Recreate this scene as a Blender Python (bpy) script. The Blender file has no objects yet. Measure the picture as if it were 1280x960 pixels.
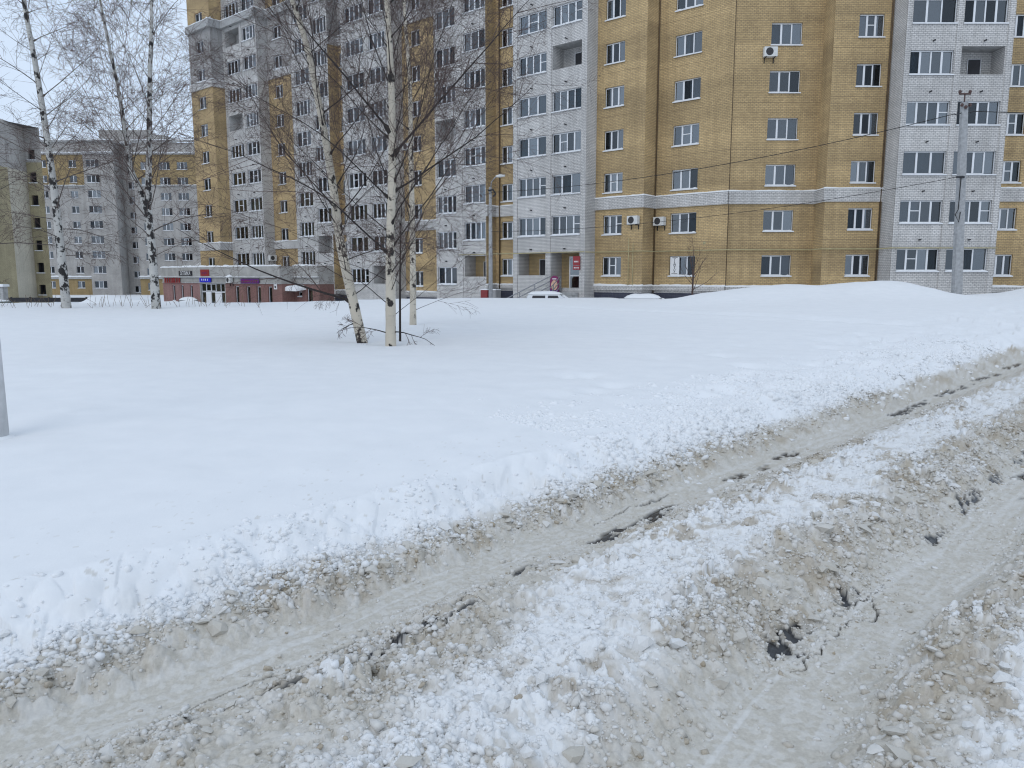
import bpy, math, random
import numpy as np
from mathutils import Vector, Matrix, noise as mnoise
R = math.radians
rnd = random.Random(7)
S = bpy.context.scene
COL = S.collection

# ------------------------------------------------------------------ camera, sky, sun, exposure
cam_d = bpy.data.cameras.new('camera')
cam = bpy.data.objects.new('camera', cam_d); COL.objects.link(cam)
cam.location = (0, 0, 1.6)
PITCH = math.atan(135.5 / 961)
cam.rotation_euler = (R(90) - PITCH, 0, 0)
cam_d.sensor_fit = 'HORIZONTAL'; cam_d.sensor_width = 36
cam_d.lens = 36 * 961 / 1280
cam_d.clip_start = 0.05; cam_d.clip_end = 6000
S.camera = cam

SUN_EL, SUN_AZ = R(42), R(205)      # azimuth clockwise from +Y
w = bpy.data.worlds.new('World'); S.world = w; w.use_nodes = True
nt = w.node_tree; nt.nodes.clear()
out = nt.nodes.new('ShaderNodeOutputWorld'); bg = nt.nodes.new('ShaderNodeBackground')
sky = nt.nodes.new('ShaderNodeTexSky'); sky.sky_type = 'NISHITA'; sky.sun_disc = False
sky.sun_elevation = SUN_EL; sky.sun_rotation = SUN_AZ; sky.air_density = 1.0; sky.dust_density = 3.0
tc = nt.nodes.new('ShaderNodeTexCoord'); nz = nt.nodes.new('ShaderNodeTexNoise')
nz.inputs['Scale'].default_value = 2.2; nz.inputs['Detail'].default_value = 5
cr = nt.nodes.new('ShaderNodeValToRGB')
cr.color_ramp.elements[0].position = .3; cr.color_ramp.elements[0].color = (6.6, 8.0, 10.0, 1)
cr.color_ramp.elements[1].position = .72; cr.color_ramp.elements[1].color = (8.0, 9.2, 10.9, 1)
mx = nt.nodes.new('ShaderNodeMix'); mx.data_type = 'RGBA'; mx.inputs['Factor'].default_value = .9
nt.links.new(tc.outputs['Generated'], nz.inputs['Vector']); nt.links.new(nz.outputs['Fac'], cr.inputs['Fac'])
nt.links.new(sky.outputs['Color'], mx.inputs[6]); nt.links.new(cr.outputs['Color'], mx.inputs[7])
nt.links.new(mx.outputs[2], bg.inputs['Color']); bg.inputs['Strength'].default_value = 0.1
nt.links.new(bg.outputs['Background'], out.inputs['Surface'])

sd = bpy.data.lights.new('sun', 'SUN'); sd.energy = 0.5; sd.angle = R(40); sd.color = (1, .98, .95)
sun = bpy.data.objects.new('sun', sd); COL.objects.link(sun)
sv = Vector((math.sin(SUN_AZ) * math.cos(SUN_EL), math.cos(SUN_AZ) * math.cos(SUN_EL), math.sin(SUN_EL)))
sun.rotation_euler = sv.to_track_quat('Z', 'Y').to_euler(); sun.location = (0, 0, 60)
S.view_settings.view_transform = 'Standard'; S.view_settings.look = 'None'
S.view_settings.exposure = 0; S.view_settings.gamma = 1; S.view_settings.use_curve_mapping = False
S.render.engine = 'CYCLES'; S.cycles.filter_width = 1.15

# ------------------------------------------------------------------ materials
MAT = {}
def new_mat(name):
    m = bpy.data.materials.new(name); m.use_nodes = True
    n = m.node_tree; b = n.nodes['Principled BSDF']; MAT[name] = m
    return m, n, b
def N(n, t, **kw):
    x = n.nodes.new(t)
    for k, v in kw.items():
        if k in x.inputs: x.inputs[k].default_value = v
        else: setattr(x, k, v)
    return x
def mixc(n, fac, a, b, bt='MIX'):
    m = n.nodes.new('ShaderNodeMix'); m.data_type = 'RGBA'; m.blend_type = bt
    for i, v in ((0, fac), (6, a), (7, b)):
        if hasattr(v, 'default_value') or hasattr(v, 'is_linked'): n.links.new(v, m.inputs[i])
        else: m.inputs[i].default_value = v if i == 0 else (*v, 1)
    return m.outputs[2]
def ramp(n, src, p0, p1, c0=(0, 0, 0), c1=(1, 1, 1)):
    r = n.nodes.new('ShaderNodeValToRGB'); n.links.new(src, r.inputs[0])
    r.color_ramp.elements[0].position = p0; r.color_ramp.elements[1].position = p1
    r.color_ramp.elements[0].color = (*c0, 1); r.color_ramp.elements[1].color = (*c1, 1)
    return r.outputs[0]
def bump(n, b, h, strength=.3, dist=.02):
    x = n.nodes.new('ShaderNodeBump'); x.inputs['Strength'].default_value = strength; x.inputs['Distance'].default_value = dist
    n.links.new(h, x.inputs['Height']); n.links.new(x.outputs[0], b.inputs['Normal'])
def plain(name, col, rough=.7, metal=0, var=.15, scale=6, bstr=.15):
    m, n, b = new_mat(name)
    t = N(n, 'ShaderNodeTexCoord'); z = N(n, 'ShaderNodeTexNoise', Scale=scale, Detail=6.0)
    n.links.new(t.outputs['Object'], z.inputs['Vector'])
    c2 = tuple(c * (1 - var) for c in col); c3 = tuple(min(1, c * (1 + var)) for c in col)
    n.links.new(ramp(n, z.outputs['Fac'], .3, .7, c2, c3), b.inputs['Base Color'])
    b.inputs['Roughness'].default_value = rough; b.inputs['Metallic'].default_value = metal
    if bstr: bump(n, b, z.outputs['Fac'], bstr, .01)
    return m
def brick(name, c1, c2, mortar, bw=.25, rh=.1, ms=.011, patch=.12, batch=.06):
    m, n, b = new_mat(name)
    uv = N(n, 'ShaderNodeUVMap')
    t = N(n, 'ShaderNodeTexBrick'); t.offset = .5
    t.inputs['Color1'].default_value = (*c1, 1); t.inputs['Color2'].default_value = (*c2, 1)
    t.inputs['Mortar'].default_value = (*mortar, 1); t.inputs['Scale'].default_value = 1
    t.inputs['Mortar Size'].default_value = ms; t.inputs['Mortar Smooth'].default_value = .25
    t.inputs['Brick Width'].default_value = bw; t.inputs['Row Height'].default_value = rh; t.inputs['Bias'].default_value = -.1
    n.links.new(uv.outputs[0], t.inputs['Vector'])
    z = N(n, 'ShaderNodeTexNoise', Scale=.35, Detail=5.0, Roughness=.65); n.links.new(uv.outputs[0], z.inputs['Vector'])
    z2 = N(n, 'ShaderNodeTexNoise', Scale=9.0, Detail=3.0); n.links.new(uv.outputs[0], z2.inputs['Vector'])
    mp = N(n, 'ShaderNodeMapping'); mp.inputs['Scale'].default_value = (1.6, .07, 1); n.links.new(uv.outputs[0], mp.inputs[0])
    z3 = N(n, 'ShaderNodeTexNoise', Scale=1.0, Detail=6.0, Roughness=.7); n.links.new(mp.outputs[0], z3.inputs['Vector'])
    c = mixc(n, .8, t.outputs['Color'], ramp(n, z.outputs['Fac'], .3, .7, (1 - patch * 1.6,) * 3, (1 + patch * .6,) * 3), 'MULTIPLY')
    c = mixc(n, .6, c, ramp(n, z2.outputs['Fac'], .3, .7, (.82,) * 3, (1.12,) * 3), 'MULTIPLY')
    c = mixc(n, .55, c, ramp(n, z3.outputs['Fac'], .36, .62, (.72, .71, .7), (1.06,) * 3), 'MULTIPLY')
    mp4 = N(n, 'ShaderNodeMapping'); mp4.inputs['Scale'].default_value = (.05, .55, 1); n.links.new(uv.outputs[0], mp4.inputs[0])
    z4 = N(n, 'ShaderNodeTexNoise', Scale=1.0, Detail=2.0, Roughness=.5); n.links.new(mp4.outputs[0], z4.inputs['Vector'])
    c = mixc(n, 1.0, c, ramp(n, z4.outputs['Fac'], .38, .62, (1 - batch, 1 - batch, 1 - batch * .8), (1 + batch * .5, 1 + batch * .5, 1 + batch * .75)), 'MULTIPLY')
    n.links.new(c, b.inputs['Base Color']); b.inputs['Roughness'].default_value = .85
    inv = N(n, 'ShaderNodeMath', operation='SUBTRACT'); inv.inputs[0].default_value = 1; n.links.new(t.outputs['Fac'], inv.inputs[1])
    bump(n, b, inv.outputs[0], .5, .012)
    return m
brick('tan_brick', (.585, .42, .20), (.475, .335, .16), (.25, .195, .12), batch=.2)
brick('white_brick', (.67, .65, .615), (.57, .555, .525), (.25, .25, .255), ms=.012, patch=.12)
brick('grey_brick', (.46, .445, .425), (.39, .38, .365), (.17, .165, .16), patch=.1)
brick('red_brick', (.27, .125, .105), (.21, .095, .08), (.20, .16, .14))
brick('pink_brick', (.36, .19, .175), (.30, .15, .14), (.26, .21, .19))
brick('blue_tile', (.055, .06, .09), (.045, .05, .075), (.10, .10, .12), bw=.6, rh=.3, ms=.01)
brick('far_tan', (.42, .31, .15), (.36, .26, .125), (.23, .165, .08))
brick('far_grey', (.49, .465, .425), (.42, .405, .385), (.30, .29, .28), patch=.2)
brick('far_yellow', (.46, .40, .25), (.41, .355, .22), (.24, .21, .13), patch=.25)
brick('far_cream', (.58, .54, .44), (.53, .49, .40), (.38, .35, .27), patch=.1)
plain('concrete', (.36, .36, .355), .9, 0, .2, 4, .3)
plain('post_concrete', (.55, .555, .56), .9, 0, .15, 9, .3)
plain('pole_concrete', (.33, .335, .34), .9, 0, .2, 9, .35)
plain('render_grey', (.36, .35, .33), .9, 0, .16, 1.6, .15)
plain('frame_white', (.74, .75, .77), .35, 0, .04, 3, 0)
plain('sill_metal', (.7, .71, .73), .45, 0, .06, 5, 0)
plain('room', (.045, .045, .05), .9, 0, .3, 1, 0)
plain('dark_metal', (.035, .035, .04), .5, .6, .3, 8, 0)
plain('grey_metal', (.30, .31, .33), .45, .8, .15, 8, 0)
plain('yellow_paint', (.40, .35, .19), .5, 0, .2, 3, 0)
plain('downpipe_brown', (.10, .065, .035), .6, .2, .2, 4, 0)
plain('joint_brown', (.22, .165, .10), .9, 0, .2, 4, 0)
plain('ac_white', (.62, .62, .60), .5, 0, .08, 4, 0)
plain('ac_dark', (.03, .03, .033), .6, 0, .2, 9, 0)
plain('red_sign', (.27, .02, .025), .4, 0, .08, 3, 0)
plain('blue_sign', (.006, .012, .50), .4, 0, .08, 3, 0)
plain('purple_sign', (.09, .012, .17), .4, 0, .15, 3, 0)
plain('magenta_sign', (.19, .012, .09), .4, 0, .1, 3, 0)
plain('black_sign', (.012, .012, .02), .4, 0, .1, 3, 0)
plain('white_sign', (.74, .74, .74), .5, 0, .05, 3, 0)
plain('letter_white', (.8, .8, .8), .5, 0, .02, 3, 0)
plain('letter_black', (.015, .015, .015), .5, 0, .02, 3, 0)
plain('skin_print', (.62, .40, .28), .6, 0, .25, 9, 0)
plain('box_red', (.22, .03, .03), .6, 0, .15, 5, .1)
plain('box_grey', (.28, .28, .28), .7, 0, .15, 5, .1)
plain('car_white', (.62, .64, .66), .3, 0, .05, 2, 0)
plain('car_green', (.02, .07, .05), .3, 0, .1, 2, 0)
plain('car_dark', (.03, .03, .035), .3, 0, .1, 2, 0)
plain('tyre', (.015, .015, .015), .85, 0, .2, 9, 0)
plain('cable', (.012, .012, .013), .7, 0, .1, 9, 0)
plain('asphalt_roof', (.10, .10, .10), .95, 0, .2, 2, .2)
plain('insulator', (.07, .035, .03), .35, 0, .2, 9, 0)
plain('dry_stem', (.16, .11, .06), .9, 0, .25, 9, 0)

def glass():
    m = bpy.data.materials.new('window_glass'); m.use_nodes = True; MAT['glass'] = m
    n = m.node_tree; n.nodes.clear()
    o = N(n, 'ShaderNodeOutputMaterial'); tr = N(n, 'ShaderNodeBsdfTransparent'); gl = N(n, 'ShaderNodeBsdfGlossy')
    tr.inputs[0].default_value = (.50, .55, .58, 1); gl.inputs['Roughness'].default_value = .03
    gl.inputs['Color'].default_value = (.92, .96, 1, 1)
    fr = N(n, 'ShaderNodeFresnel', IOR=1.45); mixs = N(n, 'ShaderNodeMixShader')
    oi = N(n, 'ShaderNodeObjectInfo')
    mul = N(n, 'ShaderNodeMapRange'); mul.inputs['To Min'].default_value = -.02; mul.inputs['To Max'].default_value = .17
    n.links.new(oi.outputs['Random'], mul.inputs['Value'])
    ad = N(n, 'ShaderNodeMath', operation='ADD'); ad.use_clamp = True
    n.links.new(fr.outputs[0], ad.inputs[0]); n.links.new(mul.outputs[0], ad.inputs[1])
    t = N(n, 'ShaderNodeTexCoord'); z = N(n, 'ShaderNodeTexNoise', Scale=.9, Detail=2.0); n.links.new(t.outputs['Object'], z.inputs['Vector'])
    bp = N(n, 'ShaderNodeBump', Strength=.08, Distance=.02); n.links.new(z.outputs['Fac'], bp.inputs['Height']); n.links.new(bp.outputs[0], gl.inputs['Normal'])
    n.links.new(ad.outputs[0], mixs.inputs[0]); n.links.new(tr.outputs[0], mixs.inputs[1]); n.links.new(gl.outputs[0], mixs.inputs[2])
    n.links.new(mixs.outputs[0], o.inputs['Surface'])
glass()
def curtain():
    m, n, b = new_mat('curtain')
    oi = N(n, 'ShaderNodeObjectInfo')
    r = n.nodes.new('ShaderNodeValToRGB'); n.links.new(oi.outputs['Random'], r.inputs[0])
    e = r.color_ramp.elements
    e[0].color = (.32, .34, .37, 1); e[1].position = 1; e[1].color = (.22, .17, .13, 1)
    for p, c in ((.3, (.45, .47, .5)), (.5, (.16, .18, .22)), (.7, (.36, .34, .30)), (.85, (.12, .11, .14))):
        x = e.new(p); x.color = (*c, 1)
    n.links.new(r.outputs[0], b.inputs['Base Color']); b.inputs['Roughness'].default_value = .95
curtain()
def snow_mat():
    m, n, b = new_mat('snow')
    t = N(n, 'ShaderNodeTexCoord'); z = N(n, 'ShaderNodeTexNoise', Scale=14.0, Detail=8.0, Roughness=.7); n.links.new(t.outputs['Object'], z.inputs['Vector'])
    n.links.new(ramp(n, z.outputs['Fac'], .25, .75, (.765, .78, .795), (.82, .83, .84)), b.inputs['Base Color'])
    b.inputs['Roughness'].default_value = .8; b.inputs['Specular IOR Level'].default_value = .3
    bump(n, b, z.outputs['Fac'], .25, .012)
snow_mat()
def ground_mat():
    m, n, b = new_mat('slush_snow')
    a = N(n, 'ShaderNodeAttribute', attribute_name='surf'); sp = N(n, 'ShaderNodeSeparateColor'); n.links.new(a.outputs['Color'], sp.inputs[0])
    t = N(n, 'ShaderNodeTexCoord')
    z = N(n, 'ShaderNodeTexNoise', Scale=55.0, Detail=8.0, Roughness=.75); n.links.new(t.outputs['Object'], z.inputs['Vector'])
    z2 = N(n, 'ShaderNodeTexNoise', Scale=3.0, Detail=6.0, Roughness=.6); n.links.new(t.outputs['Object'], z2.inputs['Vector'])
    snow = ramp(n, z2.outputs['Fac'], .25, .75, (.765, .78, .795), (.82, .83, .84))
    slush = ramp(n, z.outputs['Fac'], .25, .75, (.40, .375, .325), (.64, .61, .545))
    sand = ramp(n, z.outputs['Fac'], .3, .7, (.27, .215, .145), (.44, .37, .265))
    c = mixc(n, sp.outputs[0], snow, slush)
    c = mixc(n, sp.outputs[2], c, sand)
    c = mixc(n, sp.outputs[1], c, (.028, .029, .032))
    n.links.new(c, b.inputs['Base Color'])
    r1 = N(n, 'ShaderNodeMapRange'); r1.inputs['To Min'].default_value = .8; r1.inputs['To Max'].default_value = .5; n.links.new(sp.outputs[0], r1.inputs[0])
    r2 = N(n, 'ShaderNodeMapRange'); r2.inputs['To Min'].default_value = 0; r2.inputs['To Max'].default_value = .3; n.links.new(sp.outputs[1], r2.inputs[0])
    s = N(n, 'ShaderNodeMath', operation='SUBTRACT'); n.links.new(r1.outputs[0], s.inputs[0]); n.links.new(r2.outputs[0], s.inputs[1])
    n.links.new(s.outputs[0], b.inputs['Roughness']); b.inputs['Specular IOR Level'].default_value = .35
    bump(n, b, z.outputs['Fac'], .35, .006)
ground_mat()
def bark(name, light, dark, patch_lo, patch_hi):
    m, n, b = new_mat(name)
    t = N(n, 'ShaderNodeTexCoord')
    mp = N(n, 'ShaderNodeMapping'); mp.inputs['Scale'].default_value = (5, 5, 26); n.links.new(t.outputs['Object'], mp.inputs[0])
    z = N(n, 'ShaderNodeTexNoise', Scale=1.0, Detail=5.0, Roughness=.7); n.links.new(mp.outputs[0], z.inputs['Vector'])
    mp2 = N(n, 'ShaderNodeMapping'); mp2.inputs['Scale'].default_value = (4.5, 4.5, 3.4); n.links.new(t.outputs['Object'], mp2.inputs[0])
    z2 = N(n, 'ShaderNodeTexNoise', Scale=1.0, Detail=6.0, Roughness=.65); n.links.new(mp2.outputs[0], z2.inputs['Vector'])
    z3 = N(n, 'ShaderNodeTexNoise', Scale=2.5, Detail=4.0); n.links.new(t.outputs['Object'], z3.inputs['Vector'])
    c = ramp(n, z3.outputs['Fac'], .3, .7, tuple(x * .8 for x in light), light)
    c = mixc(n, ramp(n, z.outputs['Fac'], .60, .68), c, tuple(x * .35 for x in light))
    c = mixc(n, ramp(n, z2.outputs['Fac'], patch_lo, patch_hi), c, dark)
    n.links.new(c, b.inputs['Base Color']); b.inputs['Roughness'].default_value = .85
    bump(n, b, z2.outputs['Fac'], .5, .02)
bark('birch_bark', (.62, .56, .46), (.028, .024, .022), .565, .60)
bark('old_birch_bark', (.52, .51, .48), (.022, .02, .02), .52, .56)
plain('limb_bark', (.030, .024, .022), .9, 0, .3, 10, .2)
plain('twig_bark', (.085, .056, .048), .9, 0, .25, 10, 0)
plain('pale_limb', (.085, .068, .06), .9, 0, .35, 10, .2)

# ------------------------------------------------------------------ mesh helpers
class MB:
    def __init__(s): s.v = []; s.f = []; s.m = []
    def quad(s, a, b, c, d, m=0):
        i = len(s.v); s.v += [tuple(a), tuple(b), tuple(c), tuple(d)]; s.f.append((i, i + 1, i + 2, i + 3)); s.m.append(m)
    def poly(s, pts, m=0):
        i = len(s.v); s.v += [tuple(p) for p in pts]; s.f.append(tuple(range(i, i + len(pts)))); s.m.append(m)
    def box(s, x0, x1, y0, y1, z0, z1, m=0, M=None):
        P = [Vector((x, y, z)) for z in (z0, z1) for y in (y0, y1) for x in (x0, x1)]
        if M is not None: P = [M @ p for p in P]
        i = len(s.v); s.v += [tuple(p) for p in P]
        for q in ((0, 2, 3, 1), (4, 5, 7, 6), (0, 1, 5, 4), (2, 6, 7, 3), (0, 4, 6, 2), (1, 3, 7, 5)):
            s.f.append(tuple(i + k for k in q)); s.m.append(m)
    def tube(s, pts, rad, sides=6, m=0, cap=True):
        pts = [Vector(p) for p in pts]; n = len(pts); i0 = len(s.v)
        up = None
        for k in range(n):
            t = (pts[min(k + 1, n - 1)] - pts[max(k - 1, 0)])
            if t.length < 1e-9: t = Vector((0, 0, 1))
            t.normalize()
            if up is None: up = t.orthogonal().normalized()
            a = (up - t * up.dot(t))
            if a.length < 1e-6: a = t.orthogonal()
            a.normalize(); up = a; b = t.cross(a)
            r = rad[k] if hasattr(rad, '__len__') else rad
            for j in range(sides):
                an = 2 * math.pi * j / sides
                s.v.append(tuple(pts[k] + (a * math.cos(an) + b * math.sin(an)) * r))
        for k in range(n - 1):
            for j in range(sides):
                j2 = (j + 1) % sides
                s.f.append((i0 + k * sides + j, i0 + k * sides + j2, i0 + (k + 1) * sides + j2, i0 + (k + 1) * sides + j)); s.m.append(m)
        if cap and sides > 3:
            s.f.append(tuple(i0 + j for j in reversed(range(sides)))); s.m.append(m)
            s.f.append(tuple(i0 + (n - 1) * sides + j for j in range(sides))); s.m.append(m)
    def mesh(s, name, mats, smooth=False):
        me = bpy.data.meshes.new(name); me.from_pydata(s.v, [], s.f); me.update()
        for x in (mats if isinstance(mats, (list, tuple)) else [mats]): me.materials.append(MAT[x])
        me.polygons.foreach_set('material_index', s.m)
        if smooth: me.polygons.foreach_set('use_smooth', [True] * len(s.f))
        # metric uv
        nl = len(me.loops)
        co = np.zeros(len(me.vertices) * 3); me.vertices.foreach_get('co', co); co = co.reshape(-1, 3)
        vi = np.zeros(nl, int); me.loops.foreach_get('vertex_index', vi)
        tot = np.zeros(len(me.polygons), int); me.polygons.foreach_get('loop_total', tot)
        nr = np.zeros(len(me.polygons) * 3); me.polygons.foreach_get('normal', nr); nr = nr.reshape(-1, 3)
        nr = np.repeat(nr, tot, axis=0); c = co[vi]
        hl = np.hypot(nr[:, 0], nr[:, 1]); ok = hl > .5
        hx = np.where(ok, -nr[:, 1] / np.maximum(hl, 1e-6), 1); hy = np.where(ok, nr[:, 0] / np.maximum(hl, 1e-6), 0)
        uv = np.stack([c[:, 0] * hx + c[:, 1] * hy, np.where(ok, c[:, 2], c[:, 1])], 1)
        me.uv_layers.new(name='UVMap').data.foreach_set('uv', uv.ravel())
        return me
    def build(s, name, mats, parent=None, smooth=False):
        return link(name, s.mesh(name, mats, smooth), parent)
def link(name, me, parent=None):
    o = bpy.data.objects.new(name, me); COL.objects.link(o)
    if parent is not None: attach(o, parent)
    return o
def attach(o, parent):
    o.parent = parent
    o.matrix_parent_inverse = Matrix.Translation(-Vector(parent.location)) if parent.get('worldbuilt') else Matrix()
def thing(name, loc, label, cat, group=None, rotz=0, world=True):
    o = bpy.data.objects.new(name, None); COL.objects.link(o); o.location = loc; o.rotation_euler = (0, 0, rotz)
    o.empty_display_size = .3
    if world: o['worldbuilt'] = 1
    tag(o, label, cat, group); return o
def tag(o, label, cat, group=None):
    o['label'] = label; o['category'] = cat
    if group: o['group'] = group
    return o
def copy_tree(o, parent=None):
    c = o.copy(); COL.objects.link(c)
    if parent is not None: c.parent = parent
    for ch in o.children: copy_tree(ch, c)
    return c
def text_mesh(txt, size, extr=.004):
    cu = bpy.data.curves.new('lettering', 'FONT'); cu.body = txt; cu.size = size; cu.extrude = extr; cu.align_x = 'CENTER'; cu.align_y = 'CENTER'
    o = bpy.data.objects.new('tmp', cu); COL.objects.link(o); bpy.context.view_layer.update()
    me = bpy.data.meshes.new_from_object(o.evaluated_get(bpy.context.evaluated_depsgraph_get()))
    bpy.data.objects.remove(o); return me

# ------------------------------------------------------------------ noise (numpy)
def _h(ix, iy, seed):
    n = (ix.astype(np.int64) * 374761393 + iy.astype(np.int64) * 668265263 + seed * 2147483647 * 31) & 0xffffffff
    n = ((n ^ (n >> 13)) * 1274126177) & 0xffffffff
    n = ((n ^ (n >> 16)) * 2246822519) & 0xffffffff
    return ((n ^ (n >> 15)) & 0xffffff) / float(0xffffff)
def vnoise(x, y, seed=0):
    ix = np.floor(x); iy = np.floor(y); fx = x - ix; fy = y - iy
    fx = fx * fx * fx * (fx * (fx * 6 - 15) + 10); fy = fy * fy * fy * (fy * (fy * 6 - 15) + 10)
    a = _h(ix, iy, seed); b = _h(ix + 1, iy, seed); c = _h(ix, iy + 1, seed); d = _h(ix + 1, iy + 1, seed)
    return (a + (b - a) * fx + (c - a) * fy + (a - b - c + d) * fx * fy) * 2 - 1
def fbm(x, y, oct=4, seed=0, gain=.5):
    s = 0; a = 1; tt = 0
    for k in range(oct):
        s = s + a * vnoise(x, y, seed + k * 17); tt += a; a *= gain; x = x * 2.03 + 13.7; y = y * 2.03 - 7.1
    return s / tt
def cells(x, y, seed):
    """F1, F2, id-random of nearest and a tilted-plane height per cell"""
    ix = np.floor(x); iy = np.floor(y)
    f1 = np.full(x.shape, 9.); f2 = np.full(x.shape, 9.); rid = np.zeros(x.shape); tilt = np.zeros(x.shape)
    for dx in (-1, 0, 1):
        for dy in (-1, 0, 1):
            cx = ix + dx; cy = iy + dy
            px = cx + .1 + .8 * _h(cx, cy, seed); py = cy + .1 + .8 * _h(cx, cy, seed + 5)
            ex = x - px; ey = y - py; d = np.sqrt(ex * ex + ey * ey)
            r = _h(cx, cy, seed + 9); an = r * 43.0
            tl = (np.cos(an) * ex + np.sin(an) * ey)
            nn = d < f1
            f2 = np.where(nn, f1, np.minimum(f2, d)); f1 = np.where(nn, d, f1)
            rid = np.where(nn, r, rid); tilt = np.where(nn, tl, tilt)
    return f1, f2, rid, tilt
def sstep(a, b, x):
    t = np.clip((x - a) / (b - a), 0, 1); return t * t * (3 - 2 * t)

# ------------------------------------------------------------------ ground
RA = R(46.5); RD = np.array([math.cos(RA), math.sin(RA)]); RN = np.array([math.sin(RA), -math.cos(RA)])
R0 = np.array([-.37, 3.79])
G0 = np.array([5.0253, 53.5946]); FD = np.array([-.752415, .658689]); FN = np.array([-.658689, -.752415])
QP = [-60, -6, -3, -1.5, -.92, -.76, -.64, -.52, -.41, -.30, -.20, -.12, .10, .26, .40, .6, .95, 1.22, 1.40, 1.53, 1.64, 1.98, 2.07, 2.22, 2.4, 2.7, 3.5, 5, 7, 60]
HP = [.45, .43, .41, .365, .325, .305, .262, .190, .128, .080, .045, .004, 0, .014, .080, .125, .165, .155, .12, .045, 0, 0, .055, .145, .155, .12, .16, .22, .5, .55]
def tq(x, y):
    a = x - R0[0]; b = y - R0[1]
    t = a * RD[0] + b * RD[1]; q = a * RN[0] + b * RN[1]
    return t, q
def ground(x, y):
    x = np.asarray(x, float); y = np.asarray(y, float)
    t, q0 = tq(x, y)
    q = q0 + .07 * fbm(t * .7, t * 0 + 3.1, 3, 3) + .05 * fbm(x * 1.7, y * 1.7, 2, 8)
    z = np.interp(q, QP, HP)
    field = sstep(-.6, -1.6, q)
    z = z + field * (.05 * fbm(x * .16, y * .16, 3, 21) + .022 * fbm(x * .9, y * .9, 3, 22))
    # soft wind scallops on the open field
    z = z + field * .004 * fbm(x * 2.6 + y, y * 3.2, 3, 23)
    # ---- far edge, yard, heaps
    yedge = 33 + 8 * sstep(-14, 0, x) + 1.2 * fbm(x * .12, y * .05, 2, 31)
    dfac = np.maximum((x - G0[0]) * FN[0] + (y - G0[1]) * FN[1], 46.3 - y)
    sdist = (x - G0[0]) * FD[0] + (y - G0[1]) * FD[1]
    yard = -1.15 - .9 * sstep(8, 36, sdist)
    e = np.maximum(sstep(0, 6, y - yedge), sstep(9, 6, dfac))
    z = z * (1 - e) + yard * e
    for hx, hy, hr, hd in ((-2.78, 14.2, .32, .10), (-2.14, 13.5, .30, .10), (-2.45, 19, .3, .08), (-3.92, 5.7, .22, .03)):
        z = z - hd * np.exp(-((x - hx) ** 2 + (y - hy) ** 2) / hr ** 2)
    # an old half-filled path across the far right of the field
    ax_, ay_, bx_, by_ = 1.5, 29.2, 9.4, 18.2; ll = (bx_ - ax_) ** 2 + (by_ - ay_) ** 2
    u_ = np.clip(((x - ax_) * (bx_ - ax_) + (y - ay_) * (by_ - ay_)) / ll, 0, 1)
    dp = np.hypot(x - ax_ - u_ * (bx_ - ax_), y - ay_ - u_ * (by_ - ay_)) + .25 * fbm(x * .6, y * .6, 2, 36)
    z = z - .09 * np.exp(-(dp / .32) ** 2) + .04 * np.exp(-((dp - .65) / .3) ** 2)
    def heap(cx, cy, a, sx, sy):
        return a * np.exp(-((x - cx) / sx) ** 2 - ((y - cy) / sy) ** 2)
    z = z + .28 * sstep(5, 12, x) * sstep(16, 27, y) * sstep(40, 36, y)
    lump = 1 + .22 * fbm(x * .55, y * .55, 3, 41)
    z = z + (heap(8.6, 31, .36, 2.6, 2.4) + heap(11.6, 31.5, .40, 2.4, 2.6) + heap(15.0, 31, .62, 2.2, 2.6) + heap(22.5, 31, .62, 2.0, 3)) * lump
    z = z + (heap(-27, 55, 1.75, 9, 4) + heap(-38, 58, 1.2, 8, 4)) * lump
    # ---- trampled and thrown snow along the verge
    m = (q < -.45) & (q > -6.5) & (t > -4) & (t < 32)
    if m.any():
        xm, ym, tm, qm = x[m], y[m], t[m], q[m]
        zone = sstep(-.45, -.9, qm) * sstep(-1.2 - .2 * np.clip(tm, 0, 14), -.7 - .1 * np.clip(tm, 0, 12), qm) * sstep(.5, 3.5, tm)
        patch = sstep(-.25, .25, fbm(xm * .8, ym * .8, 3, 51))
        f1, f2, rid, tl = cells(xm * 2.1, ym * 2.1, 61); g1, g2, gid, gt = cells(xm * 5.5, ym * 5.5, 62)
        d = .10 * (np.sqrt(np.clip(1 - (f1 / .75) ** 2, 0, 1)) * rid - .35) + .03 * (np.sqrt(np.clip(1 - (g1 / .7) ** 2, 0, 1)) * gid - .3) + .03 * fbm(xm * 4, ym * 4, 3, 63)
        z[m] += zone * d * (.35 + .65 * patch)
        # footprints-like pits in the wider strip
        p1, p2, pid, pt = cells(xm * 1.3 + 9, ym * 1.3, 66)
        pit = np.exp(-(p1 / .22) ** 2) * (pid > .45) * sstep(2, 6, tm) * sstep(-.7, -1.4, qm) * sstep(-4.4, -2.4, qm)
        z[m] -= .09 * pit
    mface = np.exp(-((q + .52) / .16) ** 2)
    mm = (q > -.95) & (q < -.25) & (np.hypot(x, y) < 25)
    if mm.any():
        f1, f2, rid, tl = cells(x[mm] * 4, y[mm] * 4, 56); g1, g2, gid, gt = cells(x[mm] * 9, y[mm] * 9, 57)
        dm = lambda f, r: np.clip(1 - (f / .75) ** 2, 0, 1) * r
        z[mm] += np.exp(-((q[mm] + .56) / .16) ** 2) * (.045 * dm(f1, rid) + .038 * dm(g1, gid) + .035 * fbm(x[mm] * 3, y[mm] * 3, 3, 55) - .03) + np.exp(-((q[mm] + .74) / .1) ** 2) * .02 * (1 + fbm(x[mm] * 2, y[mm] * 2, 2, 58))
    return z, t, q
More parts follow.
